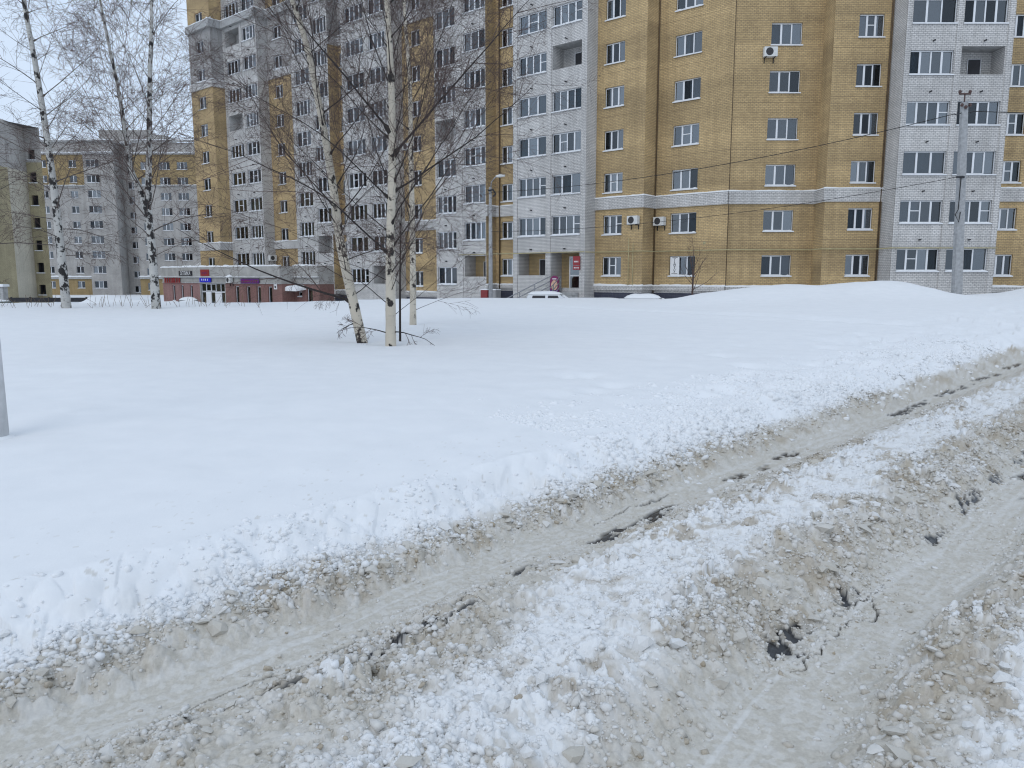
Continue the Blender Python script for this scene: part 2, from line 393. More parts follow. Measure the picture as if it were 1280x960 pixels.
def crumble(x, y, t, q):
    """chunk relief, dirt, wet, sand on the road strip"""
    n1 = fbm(x * 2.2, y * 2.2, 4, 71); n2 = fbm(x * 6, y * 6, 4, 72); n3 = fbm(x * 1.1, y * 1.1, 3, 73)
    def band(a, b, c, d): return sstep(a, b, q) * (1 - sstep(c, d, q))
    rough = band(-.62, -.40, -.22, -.08) * 1.0 + band(.14, .34, .60, .85) * .95 + band(1.0, 1.22, 1.5, 1.64) * 1.1 + band(2.0, 2.1, 2.5, 2.75) * 1.2
    rough = rough + band(.5, .7, 1.1, 1.4) * .62 + sstep(2.5, 2.9, q) * .5
    rough = rough * np.clip(1 + .9 * n1, .3, 1.6) + .06
    f1, f2, r1, t1 = cells(x * 8 + n2 * .4, y * 8, 81)
    g1, g2, r2, t2 = cells(x * 19 + n2 * .5, y * 19, 82)
    k1, k2, r3, t3 = cells(x * 38 + n2, y * 38, 83)
    dome = lambda f, r: np.clip(1 - (f / .72) ** 2, 0, 1) * r
    h = .048 * (r1 > .4) * dome(f1, r1) + .030 * dome(g1, r2) + .014 * dome(k1, r3)
    z = rough * (h - .010)
    # smooth rut floor: scraped ripples along t
    rut = np.maximum(band(-.20, -.08, .12, .24), band(1.60, 1.68, 1.95, 2.03))
    z = z + rut * (.006 * n2 + .004 * vnoise(t * 7, q * 40, 91))
    # thin plates broken off along the rut edges
    c1, c2, cr_, ct = cells(t * 3.0 + n1 * .5, q * 9 + n2 * .5, 95)
    eb = np.clip(band(-.34, -.22, -.10, .02) + band(.02, .12, .24, .36) + band(1.45, 1.55, 1.66, 1.76) + band(1.90, 1.97, 2.05, 2.15), 0, 1)
    pm = eb * sstep(-.1, .25, n1)
    crack = np.zeros_like(q)
    z = z - .015 * crack + pm * (.010 * (cr_ - .3) + .012 * ct)
    sh = .50 * sstep(1.2, -1.6, t); sh2 = .32 * sstep(1.2, -1.6, t)
    dirt = np.clip(sstep(-.52, -.30, q) * (1 - sstep(.38 + sh, .72 + sh, q)) + sstep(.95 + sh2, 1.35 + sh2, q) * (1 - sstep(2.26, 2.6, q)), 0, 1)
    dirt = np.clip(dirt + .55 * n1 * (dirt > .02) * (dirt < .98) + .22 * sstep(.5, .9, q) * sstep(.1, .6, n3 + .4 * n2), 0, 1)
    dirt = np.maximum(dirt, (.22 + .2 * sstep(-.1, .5, n2)) * sstep(-.5, -.3, q))
    streak = vnoise(t * 1.1 + n1, q * 42 + n1 * .6, 97)
    dirt = np.clip(dirt - .24 * rut * sstep(.1, .7, streak), 0, 1)
    dirt = dirt * (1 - .4 * rough * (r2 > .7)) * (1 - .2 * (r3 > .6))
    dirt = np.clip(dirt + .28 * rough * (r3 < .18) * sstep(-.5, -.3, q), 0, 1)
    wq = np.interp(t, [-1.6, -.4, .5, 1.6, 3.5, 8, 12], [.40, .40, .24, .18, .05, 0, 0])
    wm = np.exp(-((q - wq) / .075) ** 2) * sstep(.08, .2, n1 + .35 * n2 + .10 * sstep(2.5, 4, t) + .12 * sstep(.3, -.6, t))
    for t0, q0_, lt, lq in ((-1.32, .36, .3, .045), (-1.0, .45, .22, .06), (-.38, .45, .26, .04), (.45, .24, .13, .07), (1.4, .17, .3, .06), (3.3, .07, .4, .07), (.58, 1.66, .10, .045), (1.15, 1.61, .3, .04), (5.2, 1.8, .9, .13)):
        wm = np.maximum(wm, np.exp(-((t - t0) / lt) ** 2 - ((q - q0_ - .03 * n2) / lq) ** 2) * np.clip(.9 + 1.1 * n2, 0, 1.3))
    wm = np.maximum(wm, np.exp(-((q - 1.60) / .05) ** 2) * sstep(.2, .3, n1 + .4 * n2))
    wm = np.maximum(wm, np.exp(-((q - 1.80) / .17) ** 2) * sstep(3.2, 4.6, t) * sstep(0, .3, n2 + .5 * n1))
    for (ta, tb, qa, amp, w0, sd_) in ((.35, 1.5, 1.72, .13, .006, 1), (.9, 1.7, 1.64, .10, .005, 2), (-1.7, -.5, .17, .06, .009, 3), (-1.3, .3, .28, .05, .006, 4), (1.2, 2.4, -.05, .05, .006, 5)):
        qc_ = qa + amp * fbm(t * 4.5 + q * 2, t * 0 + sd_ * 7.7, 4, 130 + sd_, .6)
        ww = w0 * (.75 + .6 * vnoise(t * 2.3, t * 0, 150 + sd_)) * sstep(ta, ta + .25, t) * sstep(tb, tb - .25, t)
        crack = np.maximum(crack, (np.abs(q - qc_) < ww) * 1.)
    z = z - .02 * crack
    wet = sstep(.35, .75, wm) * (1 - .8 * (r2 > .8)) * (1 - .7 * (r3 > .86))
    z = z - .012 * wet
    wet = np.maximum(wet, crack * .9)
    sand = .30 * np.clip(rough, 0, 1) * (dirt > .3) * (.5 + .5 * r3) + np.clip(sstep(.12, .55, n2 * .8 + n3 * .5 - .08) * rough * .8 * (dirt > .3), 0, .42)
    return z, dirt, wet, sand
def full_ground(x, y):
    z, t, q = ground(x, y)
    surf = np.zeros(x.shape + (4,)); surf[..., 3] = 1
    m = (q > -.8) & (q < 7.5) & (t > -8) & (t < 26) & (np.hypot(x, y) < 30)
    if m.any():
        dz, d, w_, s_ = crumble(x[m], y[m], t[m], q[m])
        far = sstep(30, 16, np.hypot(x[m], y[m]))
        z[m] += dz * far
        surf[m, 0] = d; surf[m, 1] = w_; surf[m, 2] = s_
    # specks of dirt thrown on the verge
    v = (q <= -.45) & (q > -1.9) & (np.hypot(x, y) < 25)
    if v.any():
        sp = (vnoise(x[v] * 30, y[v] * 30, 99) > .86) * sstep(-1.9, -.6, q[v])
        surf[v, 0] = np.maximum(surf[v, 0], .5 * sp + .18 * sstep(-.7, -.5, q[v]) * sstep(0, .5, fbm(x[v] * 5, y[v] * 5, 3, 98)))
    return z, t, q, surf
def gz(x, y): return float(ground(np.array([float(x)]), np.array([float(y)]))[0][0])

def build_ground():
    az = np.concatenate([np.radians(np.arange(-180, -38, 2.0)), np.radians(np.arange(-38, 38, .088)), np.radians(np.arange(38, 180, 2.0))])
    rs = [.25, .6, 1.0, 1.3, 1.5]; r = 1.62
    while r < 45:
        rs.append(r); r += max(r * r / 1120, .0048 if r > 2.05 else .02)
    while r < 2600: rs.append(r); r *= 1.07
    rs = np.array(rs)
    A, RR = np.meshgrid(az, rs)
    X = RR * np.sin(A); Y = RR * np.cos(A)
    Z, T, Q, SF = full_ground(X, Y)
    nr, na = X.shape
    idx = np.arange(nr * na).reshape(nr, na); nx = np.roll(idx, -1, axis=1)
    F = np.stack([idx[:-1], idx[1:], nx[1:], nx[:-1]], -1).reshape(-1, 4)
    V = np.stack([X, Y, Z], -1).reshape(-1, 3); SF = SF.reshape(-1, 4)
    qc = Q.reshape(-1)[F].mean(1); rc = np.hypot(V[F][:, :, 0].mean(1), V[F][:, :, 1].mean(1)); tcn = T.reshape(-1)[F].mean(1)
    isroad = (qc > -.42) & (qc < 6.5) & (rc < 60)
    res = []
    for name, msk in (('road', isroad), ('snow_field', ~isroad)):
        f = F[msk]; used = np.unique(f); mp = np.zeros(len(V), int); mp[used] = np.arange(len(used))
        me = bpy.data.meshes.new(name); v = V[used]; f = mp[f]
        me.vertices.add(len(v)); me.vertices.foreach_set('co', v.ravel())
        me.loops.add(f.size); me.loops.foreach_set('vertex_index', f.ravel().astype(np.int32))
        me.polygons.add(len(f)); me.polygons.foreach_set('loop_start', np.arange(0, f.size, 4, dtype=np.int32))
        me.polygons.foreach_set('use_smooth', np.ones(len(f), bool))
        me.update(calc_edges=True)
        at = me.attributes.new('surf', 'FLOAT_COLOR', 'POINT'); at.data.foreach_set('color', SF[used].ravel())
        me.materials.append(MAT['slush_snow'])
        o = link(name, me); o['kind'] = 'structure'; res.append(o)
    return res
road, snow_field = build_ground()
road['label'] = 'rutted road covered in grey brown slush and broken snow'
snow_field['label'] = 'deep smooth snow covering the open ground'

# crumbs of broken slush: one uncountable mass
def ico():
    p = (1 + 5 ** .5) / 2
    v = np.array([(-1, p, 0), (1, p, 0), (-1, -p, 0), (1, -p, 0), (0, -1, p), (0, 1, p), (0, -1, -p), (0, 1, -p), (p, 0, -1), (p, 0, 1), (-p, 0, -1), (-p, 0, 1)]) / math.sqrt(1 + p * p)
    f = np.array([(0, 11, 5), (0, 5, 1), (0, 1, 7), (0, 7, 10), (0, 10, 11), (1, 5, 9), (5, 11, 4), (11, 10, 2), (10, 7, 6), (7, 1, 8), (3, 9, 4), (3, 4, 2), (3, 2, 6), (3, 6, 8), (3, 8, 9), (4, 9, 5), (2, 4, 11), (6, 2, 10), (8, 6, 7), (9, 8, 1)])
    return v, f
def crumbs(n, seed, bands, med, lo, hi, name, tr=(-4, 16, 1.5), rmax=11, qmin=-.50, sink=.18, white=False):
    g = np.random.default_rng(seed)
    t = tr[0] + tr[1] * g.random(n * 5) ** tr[2]
    pw = np.array([b[2] for b in bands]); c = g.choice(len(bands), n * 5, p=pw / pw.sum())
    q = np.array([b[0] for b in bands])[c] + g.normal(0, 1, n * 5) * np.array([b[1] for b in bands])[c]
    x = R0[0] + RD[0] * t + RN[0] * q; y = R0[1] + RD[1] * t + RN[1] * q
    rr = np.hypot(x, y)
    ok = (rr > 1.9) & (rr < rmax) & (y > .5) & (np.abs(np.arctan2(x, y)) < R(40)) & (g.random(n * 5) < np.clip(1.15 - rr / (rmax + 1), .1, 1)) & (q > qmin)
    clump = fbm(x * 2.2, y * 2.2, 3, 71)
    ok &= g.random(n * 5) < np.clip(.55 + clump * 1.1, .08, 1)
    x, y = x[ok][:n], y[ok][:n]; n = len(x)
    z, t, q, sf = full_ground(x, y)
    kp = sf[:, 1] < .4; x, y, z, t, q, sf = x[kp], y[kp], z[kp], t[kp], q[kp], sf[kp]; n = len(x)
    s = np.clip(g.lognormal(math.log(med), .5, n), lo, hi)
    v0, f0 = ico()
    an = g.random(n) * 6.283; ca, sa = np.cos(an), np.sin(an)
    Rz = np.zeros((n, 3, 3)); Rz[:, 0, 0] = ca; Rz[:, 0, 1] = -sa; Rz[:, 1, 0] = sa; Rz[:, 1, 1] = ca; Rz[:, 2, 2] = 1
    def rx_(a):
        cx_, sx_ = np.cos(a), np.sin(a); M = np.zeros((n, 3, 3)); M[:, 0, 0] = 1; M[:, 1, 1] = cx_; M[:, 1, 2] = -sx_; M[:, 2, 1] = sx_; M[:, 2, 2] = cx_; return M
    an2 = g.random(n) * 6.283; Rz2 = Rz.copy(); Rz2[:, 0, 0] = np.cos(an2); Rz2[:, 0, 1] = -np.sin(an2); Rz2[:, 1, 0] = np.sin(an2); Rz2[:, 1, 1] = np.cos(an2)
    Rm = np.einsum('nij,njk,nkl->nil', Rz, rx_(g.normal(0, .55, n)), Rz2)
    sc = np.stack([s * g.uniform(.9, 1.5, n), s * g.uniform(.75, 1.15, n), s * g.uniform(.5, .95, n)], 1)
    V = (v0[None] * (1 + (.13 if white else .2) * g.normal(size=(n, 12, 1))) + (.07 if white else .11) * g.normal(size=(n, 12, 3))) * sc[:, None, :]
    V = np.einsum('nij,nkj->nki', Rm, V)
    V += np.stack([x, y, z + s * sink], 1)[:, None, :]
    F = (f0[None] + (np.arange(n) * 12)[:, None, None]).reshape(-1, 3)
    sf[:, 0] = np.clip(sf[:, 0] * g.uniform(.45, 1.05, n), 0, 1); sf[:, 1] = 0; sf[:, 2] = np.clip(sf[:, 2] * g.uniform(.2, 1, n), 0, .5)
    br = g.random(n) < .08; sf[:, 2] = np.where(br & (sf[:, 0] > .35), g.uniform(.35, .9, n), sf[:, 2])
    if white: sf[:, 0] *= .35; sf[:, 2] = 0
    me = bpy.data.meshes.new(name); V = V.reshape(-1, 3)
    me.vertices.add(len(V)); me.vertices.foreach_set('co', V.ravel())
    me.loops.add(F.size); me.loops.foreach_set('vertex_index', F.ravel().astype(np.int32))
    me.polygons.add(len(F)); me.polygons.foreach_set('loop_start', np.arange(0, F.size, 3, dtype=np.int32))
    me.polygons.foreach_set('use_smooth', np.ones(len(F), bool))
    me.update(calc_edges=True)
    at = me.attributes.new('surf', 'FLOAT_COLOR', 'POINT'); at.data.foreach_set('color', np.repeat(sf, 12, axis=0).ravel())
    me.materials.append(MAT['slush_snow'])
    o = link(name, me, road if not white else snow_field); o['kind'] = 'stuff'
crumbs(62000, 5, [(-.36, .075, .22), (.42, .14, .17), (1.36, .17, .25), (2.28, .16, .18), (.95, .28, .16), (3.0, .4, .06)], .0062, .003, .021, 'slush_crumbs', sink=0)
crumbs(8000, 6, [(-.43, .035, .4), (-.38, .04, .4), (-.6, .12, .22)], .009, .004, .024, 'snow_crumbs', qmin=-2, sink=-.15, white=True)
crumbs(8000, 9, [(-.62, .12, .5), (-1.1, .4, .5)], .017, .007, .05, 'snow_lumps', tr=(2.2, 14, 1.3), rmax=18, qmin=-3, sink=-.35, white=True)
def clods():
    g = random.Random(11); meshes = []
    for k in range(9):
        gg = np.random.default_rng(100 + k); sc = (1.35, 1.0, .38) if k % 3 == 0 else (1.2, .95, .7)
        bm_ = MB(); v0, f0 = ico(); w0 = []
        p = (1 + 5 ** .5) / 2
        v = v0 / np.maximum(np.abs(v0).max(1, keepdims=True), .01) ** .55 * (1 + .16 * gg.normal(size=(12, 1))) + .1 * gg.normal(size=(12, 3))
        v = v * np.array(sc)
        me = bpy.data.meshes.new('slush_clod'); me.from_pydata([tuple(a) for a in v], [], [tuple(map(int, a)) for a in f0]); me.update()
        d = (.95, .85, .7, .5, .9, .2, .8, .95, .1)[k]
        at = me.attributes.new('surf', 'FLOAT_COLOR', 'POINT'); at.data.foreach_set('color', [d, 0, .08, 1] * 12)
        me.materials.append(MAT['slush_snow']); meshes.append(me)
    n = 0
    while n < 290:
        t = g.uniform(-3.5, 4.5); q = g.choice([-.36, -.28, .42, .5, 1.3, 1.45, 2.2, 2.35]) + g.gauss(0, .07)
        x = R0[0] + RD[0] * t + RN[0] * q; y = R0[1] + RD[1] * t + RN[1] * q; rr = math.hypot(x, y)
        if rr < 2.0 or rr > 6.5 or abs(math.atan2(x, y)) > R(37): continue
        z, tt, qq, sf = full_ground(np.array([x]), np.array([y])); d = sf[0, 0]
        k = g.choice([0, 1, 2, 3, 4, 6, 7]) if d > .45 else g.choice([5, 8])
        o = link('slush_clod', meshes[k], road); s = min(.05, g.lognormvariate(math.log(.022), .35))
        o.location = (x, y, float(z[0]) + s * .2); o.scale = (s, s, s); o.rotation_euler = (g.uniform(-.5, .5), g.uniform(-.5, .5), g.uniform(0, 6.28)); n += 1
clods()

# ------------------------------------------------------------------ building kit
def wall(parent, p0, p1, z0, z1, ops=(), zones=None, mats=('tan_brick',), name='wall', reveal=.22, room=1.0):
    """vertical wall from p0 to p1 (left to right seen from outside) with real openings.
    ops: (x0,x1,z0,z1,kind) kind 'w' window (dark room behind) or 'l' open loggia"""
    p0 = Vector((*p0, 0)); p1 = Vector((*p1, 0)); L = (p1 - p0).length; d = (p1 - p0) / L; inn = Vector((-d.y, d.x, 0))
    mats = list(mats) + ['room', 'white_brick', 'tan_brick', 'concrete']; nm = len(mats) - 4
    zones = zones or [(1e9, 0)]
    xs = sorted({0., L, *[round(o[0], 4) for o in ops], *[round(o[1], 4) for o in ops]})
    zs = sorted({z0, z1, *[round(o[2], 4) for o in ops], *[round(o[3], 4) for o in ops], *[z for z, _ in zones if z0 < z < z1]})
    b = MB(); P = lambda x, y, z: p0 + d * x + inn * y + Vector((0, 0, z))
    zm = lambda z: next(m for zz, m in zones if z < zz)
    for i in range(len(zs) - 1):
        zc = (zs[i] + zs[i + 1]) / 2; run = None
        for j in range(len(xs) - 1):
            xc = (xs[j] + xs[j + 1]) / 2
            hole = any(o[0] < xc < o[1] and o[2] < zc < o[3] for o in ops)
            if not hole:
                if run is None: run = xs[j]
            if (hole or j == len(xs) - 2) and run is not None:
                xe = xs[j] if hole else xs[j + 1]
                b.quad(P(run, 0, zs[i]), P(xe, 0, zs[i]), P(xe, 0, zs[i + 1]), P(run, 0, zs[i + 1]), zm(zc)); run = None
    for o in ops:
        a, c, e, f, kind = o[:5]
        def tunnel(y0, y1, m, mt, mb):
            b.quad(P(a, y0, e), P(a, y0, f), P(a, y1, f), P(a, y1, e), m); b.quad(P(c, y0, e), P(c, y1, e), P(c, y1, f), P(c, y0, f), m)
            b.quad(P(a, y0, f), P(c, y0, f), P(c, y1, f), P(a, y1, f), mt); b.quad(P(a, y0, e), P(a, y1, e), P(c, y1, e), P(c, y0, e), mb)
        if kind == 'w':
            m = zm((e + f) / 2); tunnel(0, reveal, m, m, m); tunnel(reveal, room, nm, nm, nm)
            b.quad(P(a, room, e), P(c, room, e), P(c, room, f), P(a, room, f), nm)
        else:
            dep = 1.25; tunnel(0, .12, nm + 1, nm + 1, nm + 1)
            e2 = o[5] if len(o) > 5 else e - .95
            f2 = f
            y0, y1 = .12, dep
            b.quad(P(a, y0, e2), P(a, y0, f2), P(a, y1, f2), P(a, y1, e2), nm + 1); b.quad(P(c, y0, e2), P(c, y1, e2), P(c, y1, f2), P(c, y0, f2), nm + 1)
            b.quad(P(a, y0, f2), P(c, y0, f2), P(c, y1, f2), P(a, y1, f2), nm + 3); b.quad(P(a, y0, e2), P(a, y1, e2), P(c, y1, e2), P(c, y0, e2), nm + 3)
            b.quad(P(a, y0, e2), P(c, y0, e2), P(c, y0, e), P(a, y0, e), nm + 3)
            b.quad(P(a, y1, e2), P(c, y1, e2), P(c, y1, f2), P(a, y1, f2), nm + 2 if o[6:] and o[6] == 'tan' else nm + 1)
    ob = b.build(name, mats, parent)
    return ob, (p0, d, inn)
MC = {}
def cached(key, fn):
    if key not in MC: MC[key] = fn()
    return MC[key]
def frame_mesh(w_, h, n, trans, thick):
    b = MB(); t = .03; y0, y1 = -.035, .035
    b.box(0, w_, y0, y1, 0, t); b.box(0, w_, y0, y1, h - t, h); b.box(0, t, y0, y1, t, h - t); b.box(w_ - t, w_, y0, y1, t, h - t)
    for k in range(1, n):
        x = w_ * k / n; tt = .055 if k in thick else .036
        b.box(x - tt, x + tt, y0 - .008, y1, t, h - t)
    for k in trans:
        b.box(w_ * k / n + .05, w_ * (k + 1) / n - .05, y0, y1, h * .52, h * .52 + .05)
    # sash frames
    for k in range(n):
        if k in thick or (k + 1) in thick:
            a = w_ * k / n + .05; c = w_ * (k + 1) / n - .05
            b.box(a, c, y0 - .012, y0, t, t + .045); b.box(a, c, y0 - .012, y0, h - t - .045, h - t)
    return b.mesh('window', 'frame_white')
def pane_mesh(w_, h):
    b = MB(); b.box(0, w_, 0, .012, 0, h); return b.mesh('pane', 'glass')
def sill_mesh(w_):
    b = MB(); b.box(-.05, w_ + .05, -.25, .0, -.035, -.004); b.box(-.05, w_ + .05, -.265, -.25, -.075, -.004); return b.mesh('sill', 'sill_metal')
def sill_snow_mesh(w_, k):
    b = MB(); n = 12; g = random.Random(k)
    prof = [(-.26, 0), (-.24, .05), (-.15, .08), (-.06, .07), (-.045, 0)]
    rows = []
    for i in range(n + 1):
        s = .35 + .65 * g.random() if 0 < i < n else .15
        rows.append([(w_ * i / n, y, z * s + .0) for y, z in prof])
    for i in range(n):
        for j in range(len(prof) - 1): b.quad(rows[i][j], rows[i + 1][j], rows[i + 1][j + 1], rows[i][j + 1])
    return b.mesh('sill_snow', 'snow', True)
def curtain_mesh(w_, h):
    b = MB(); n = 14
    for i in range(n):
        a, c = w_ * i / n, w_ * (i + 1) / n; ya = .03 * (i % 2); yc = .03 * ((i + 1) % 2)
        b.quad((a, ya, 0), (c, yc, 0), (c, yc, h), (a, ya, h))
    return b.mesh('curtain', 'curtain')
def window(parent, fr, x0, x1, z0, z1, n, inset=.17, rng=rnd, name='window', curt=.5, sill=True, snow=False, style=None):
    p0, d, inn = fr; w_, h = round(x1 - x0, 2), round(z1 - z0, 2)
    if style is None: style = rng.random()
    trans = () if style < .66 or n < 3 else ((1,) if style < .86 else (n - 1,))
    thick = (n // 2,) if style < .4 else (1, max(1, n - 1))
    me = cached(('f', w_, h, n, trans, thick), lambda: frame_mesh(w_, h, n, trans, thick))
    o = link(name, me, parent); o.location = p0 + d * x0 + inn * inset + Vector((0, 0, z0)); o.rotation_euler = (0, 0, math.atan2(d.y, d.x))
    pw = round(w_ / n - .06, 3); ph = round(h - .1, 3); pm = cached(('p', pw, ph), lambda: pane_mesh(pw, ph))
    for k in range(n):
        p = link('pane', pm, o); p.location = (w_ * k / n + .03, .0, .05)
    if sill:
        s = link('sill', cached(('s', w_), lambda: sill_mesh(w_)), o)
        if snow:
            k = rng.randrange(4); q = link('sill_snow', cached(('ss', w_, k), lambda: sill_snow_mesh(w_, k)), o)
    if rng.random() < curt:
        full = rng.random() < .4
        cw = round(w_ - .08 if full else w_ * rng.choice([.3, .45]), 2); ch = round(h - .04, 2)
        c = link('curtain', cached(('c', cw, ch), lambda: curtain_mesh(cw, ch)), o)
        c.location = (.04 if full or rng.random() < .5 else w_ - cw - .04, rng.uniform(.1, .25), .02)
    return o
def balcony_door(parent, fr, x0, x1, z0, z1):
    p0, d, inn = fr; w_, h = round(x1 - x0, 2), round(z1 - z0, 2)
    o = link('balcony_door', cached(('d', w_, h), lambda: frame_mesh(w_, h, 1, (), ())), parent)
    o.location = p0 + d * x0 + inn * 1.2 + Vector((0, 0, z0)); o.rotation_euler = (0, 0, math.atan2(d.y, d.x))
    p = link('pane', cached(('dp', w_, h), lambda: pane_dark(w_ - .08, h - .1)), o); p.location = (.04, .0, .05)
def pane_dark(w_, h):
    b = MB(); b.box(0, w_, 0, .02, 0, h); return b.mesh('pane', 'room')
def band(parent, p0, p1, z0, z1, out=.12, mat='white_brick', name='band_course', snow=True, e0=0., e1=0., eps=0., thick=.09):
    p0 = Vector((*p0, 0)); p1 = Vector((*p1, 0)); L = (p1 - p0).length; d = (p1 - p0) / L; inn = Vector((-d.y, d.x, 0))
    M = Matrix(((d.x, inn.x, 0, p0.x), (d.y, inn.y, 0, p0.y), (0, 0, 1, 0), (0, 0, 0, 1)))
    b = MB(); b.box(-e0, L + e1, -out, .03, z0 + eps, z1 + eps, 0, M); o = b.build(name, mat, parent)
    if snow:
        s = MB(); n = max(4, int(L / .22)); prof = [(-out - .025, -.01), (-out - .02, .5), (-out * .6, .95), (-out * .1, 1.25), (.0, 1.35), (.02, 0)]
        rows = []; sd_ = rnd.random() * 99
        for i in range(n + 1):
            x = -e0 - .01 + (L + e0 + e1 + .02) * i / n; k = .75 + .45 * mnoise.noise(Vector((x * .7 + sd_, z0, 0))) + .25 * mnoise.noise(Vector((x * 3 + sd_, z0, 4)))
            rows.append([M @ Vector((x, y, z1 + eps + max(-.01, z * thick * (k if z > 0 else 1)))) for y, z in prof])
        for i in range(n):
            for j in range(len(prof) - 1): s.quad(rows[i][j], rows[i + 1][j], rows[i + 1][j + 1], rows[i][j + 1])
        s.poly(rows[0]); s.poly(rows[-1][::-1])
        sc = s.build('snow_cap', 'snow', parent, True)
    return o
def pier(parent, fr, x0, x1, z0, z1, out=.05, mat='white_brick'):
    p0, d, inn = fr; M = Matrix(((d.x, inn.x, 0, p0.x), (d.y, inn.y, 0, p0.y), (0, 0, 1, 0), (0, 0, 0, 1)))
    b = MB(); b.box(x0, x1, -out, .02, z0, z1, 0, M); return b.build('pier', mat, parent)
def spout(parent, fr, x, z):
    p0, d, inn = fr; b = MB(); c = p0 + d * x + Vector((0, 0, z)); b.tube([c + inn * .03, c - inn * .22], .045, 8); b.build('drain_spout', 'ac_dark', parent)

FLOOR = 2.8
def vis(p, z):   # does a window at world point p with its head at z come into the photograph
    Y = p.y * math.cos(PITCH) - (z - 1.6) * math.sin(PITCH); U = (z - 1.6) * math.cos(PITCH) + p.y * math.sin(PITCH)
    return 480 - 961 * U / Y > -14
bld = thing('apartment_building', (6, 52, -1.2), 'long angled tan and white brick apartment block with rows of white framed windows', 'building')
def GP(s, o=0.): p = G0 + FD * s - FN * o; return (p[0], p[1])
SILL = {1: 1.6, 2: .92, 3: -.15}
TOP = {1: 34.0, 2: 33.4, 3: 32.4}
def tan_zones(sec):
    s0 = SILL[sec]
    z = [(s0 - 1.15, 0), (s0 - .8, 1)]
    if sec == 1: return z + [(1e9, 2)], ('blue_tile', 'white_brick', 'tan_brick')
    return z + [(s0 + FLOOR * 8 - .9, 2), (s0 + FLOOR * 10 - .75, 3), (1e9, 2)], ('blue_tile', 'white_brick', 'tan_brick', 'grey_brick')
def facade(sec, p0, p1, cols, tan=True, logg={}, dz=0., floors=12, snow_rows=(), pr=None, curt=.68, inset=.17, name='wall'):
    """cols: (x0,x1,h,lights). logg: {(col,floor)} open loggias"""
    s0 = SILL[sec] + dz; ops = []; wins = []
    P0 = Vector((*p0, 0)); P1 = Vector((*p1, 0)); d = (P1 - P0).normalized()
    for ci, (a, c, h, n) in enumerate(cols):
        for f in range(floors):
            z = s0 + FLOOR * f
            if not vis(P0 + d * (a + c) / 2, z): continue
            if (ci, f) in logg:
                ops.append((a, c, z - (.9 if logg[(ci, f)] == 'door' else .02), z + h + .22, 'l', z - .95, 'tan' if logg[(ci, f)] == 'door' else logg[(ci, f)])); wins.append(('l', a, c, z, h, n, f))
            else:
                ops.append((a, c, z, z + h, 'w')); wins.append(('w', a, c, z, h, n, f))
    if tan: zones, mats = tan_zones(sec)
    else: zones, mats = None, ('white_brick',)
    o, fr = wall(bld, p0, p1, SILL[sec] - 3.2, TOP[sec], ops, zones, mats, name)
    for k, a, c, z, h, n, f in wins:
        if not tan: n = rnd.choice([3, 4, 4]) if c - a > 1.9 else n
        if k == 'w': window(bld, fr, a, c, z, z + h, n, inset=inset, snow=f < 2 or rnd.random() < .25, curt=curt)
        elif logg.get((1, 0)) != 'door' or f or a < 3: balcony_door(bld, fr, a + (c - a) * .42, a + (c - a) * .42 + .8, z - .9, z + 1.15)
    if pr:
        for a, c in pr: pier(bld, fr, a, c, SILL[sec] - 3.1, TOP[sec] - .01)
        for ci, (a, c, h, n) in enumerate(cols):
            for f in range(1, floors):
                z = s0 + FLOOR * f
                if vis(P0 + d * a, z - .5): spout(bld, fr, a + (c - a) * .5, z - .98)
    return fr
# the right wing faces the road squarely, the left wing runs off at 38 degrees
YF, YF2, YB = 49.5, 47.92, 46.3
cx, cy = 13.618, 49.5
facade(1, (cx, YF), (19.06, YF), [(15.86 - cx, 17.75 - cx, 1.28, 3)])
wall(bld, (19.06, YF), (19.06, YF2), -1.6, TOP[1], (), *tan_zones(1), name='wall')
facade(1, (19.06, YF2), (22.517, YF2), [(20.52 - 19.06, 22.01 - 19.06, 1.28, 3)])
wall(bld, (22.517, YF2), (22.517, YB), -1.6, TOP[1], (), None, ('white_brick',), name='wall')
frB = facade(1, (22.517, YB), (28.67, YB), [(.34, 2.84, 1.32, 4), (3.27, 5.75, 1.32, 4)], False, {(1, 4): 'white'}, dz=.28, pr=[(.0, .28), (2.9, 3.2), (5.82, 6.15)], curt=.75)
wall(bld, (28.67, YB), (28.67, YF2), -1.6, TOP[1], (), None, ('white_brick',), name='wall')
facade(1, (28.67, YF2), (40.0, YF2), [(.72, 2.15, 1.28, 3), (4.2, 5.7, 1.28, 3)])
wall(bld, (40.0, YF2), (40.0, 66), -1.6, TOP[1], (), None, ('tan_brick',), name='wall')
# left wing, section one
oI = 1.145; oH2 = 2.579
facade(1, GP(-3.84, oH2), (cx, cy), [(1.23, 3.13, 1.28, 3)])
wall(bld, GP(-3.84, oI), GP(-3.84, oH2), -1.6, TOP[1], (), *tan_zones(1), name='wall')
facade(1, GP(0, oI), GP(-3.84, oI), [(.64, 2.18, 1.28, 3)])
wall(bld, GP(0, 0), GP(0, oI), -1.6, TOP[1], (), None, ('white_brick',), name='wall')
frG = facade(1, GP(6.53), GP(0), [(.48, 3.03, 1.32, 4), (3.56, 6.05, 1.32, 4)], False, {(1, 5): 'white', (0, 0): 'tan', (1, 0): 'door'}, dz=.05, pr=[(0, .4), (3.09, 3.49), (6.12, 6.53)], curt=.75)
facade(1, GP(9.3, oI), GP(6.53, oI), [(.55, 2.05, 1.28, 3)])
wall(bld, GP(9.3, 0), GP(9.3, oI), -1.6, TOP[1], (), *tan_zones(1), name='wall')
frJ2 = facade(1, GP(12.07), GP(9.3), [(.44, 2.70, 1.36, 3)], False, {(0, 0): 'tan'}, dz=-.05, pr=[(0, .3)])
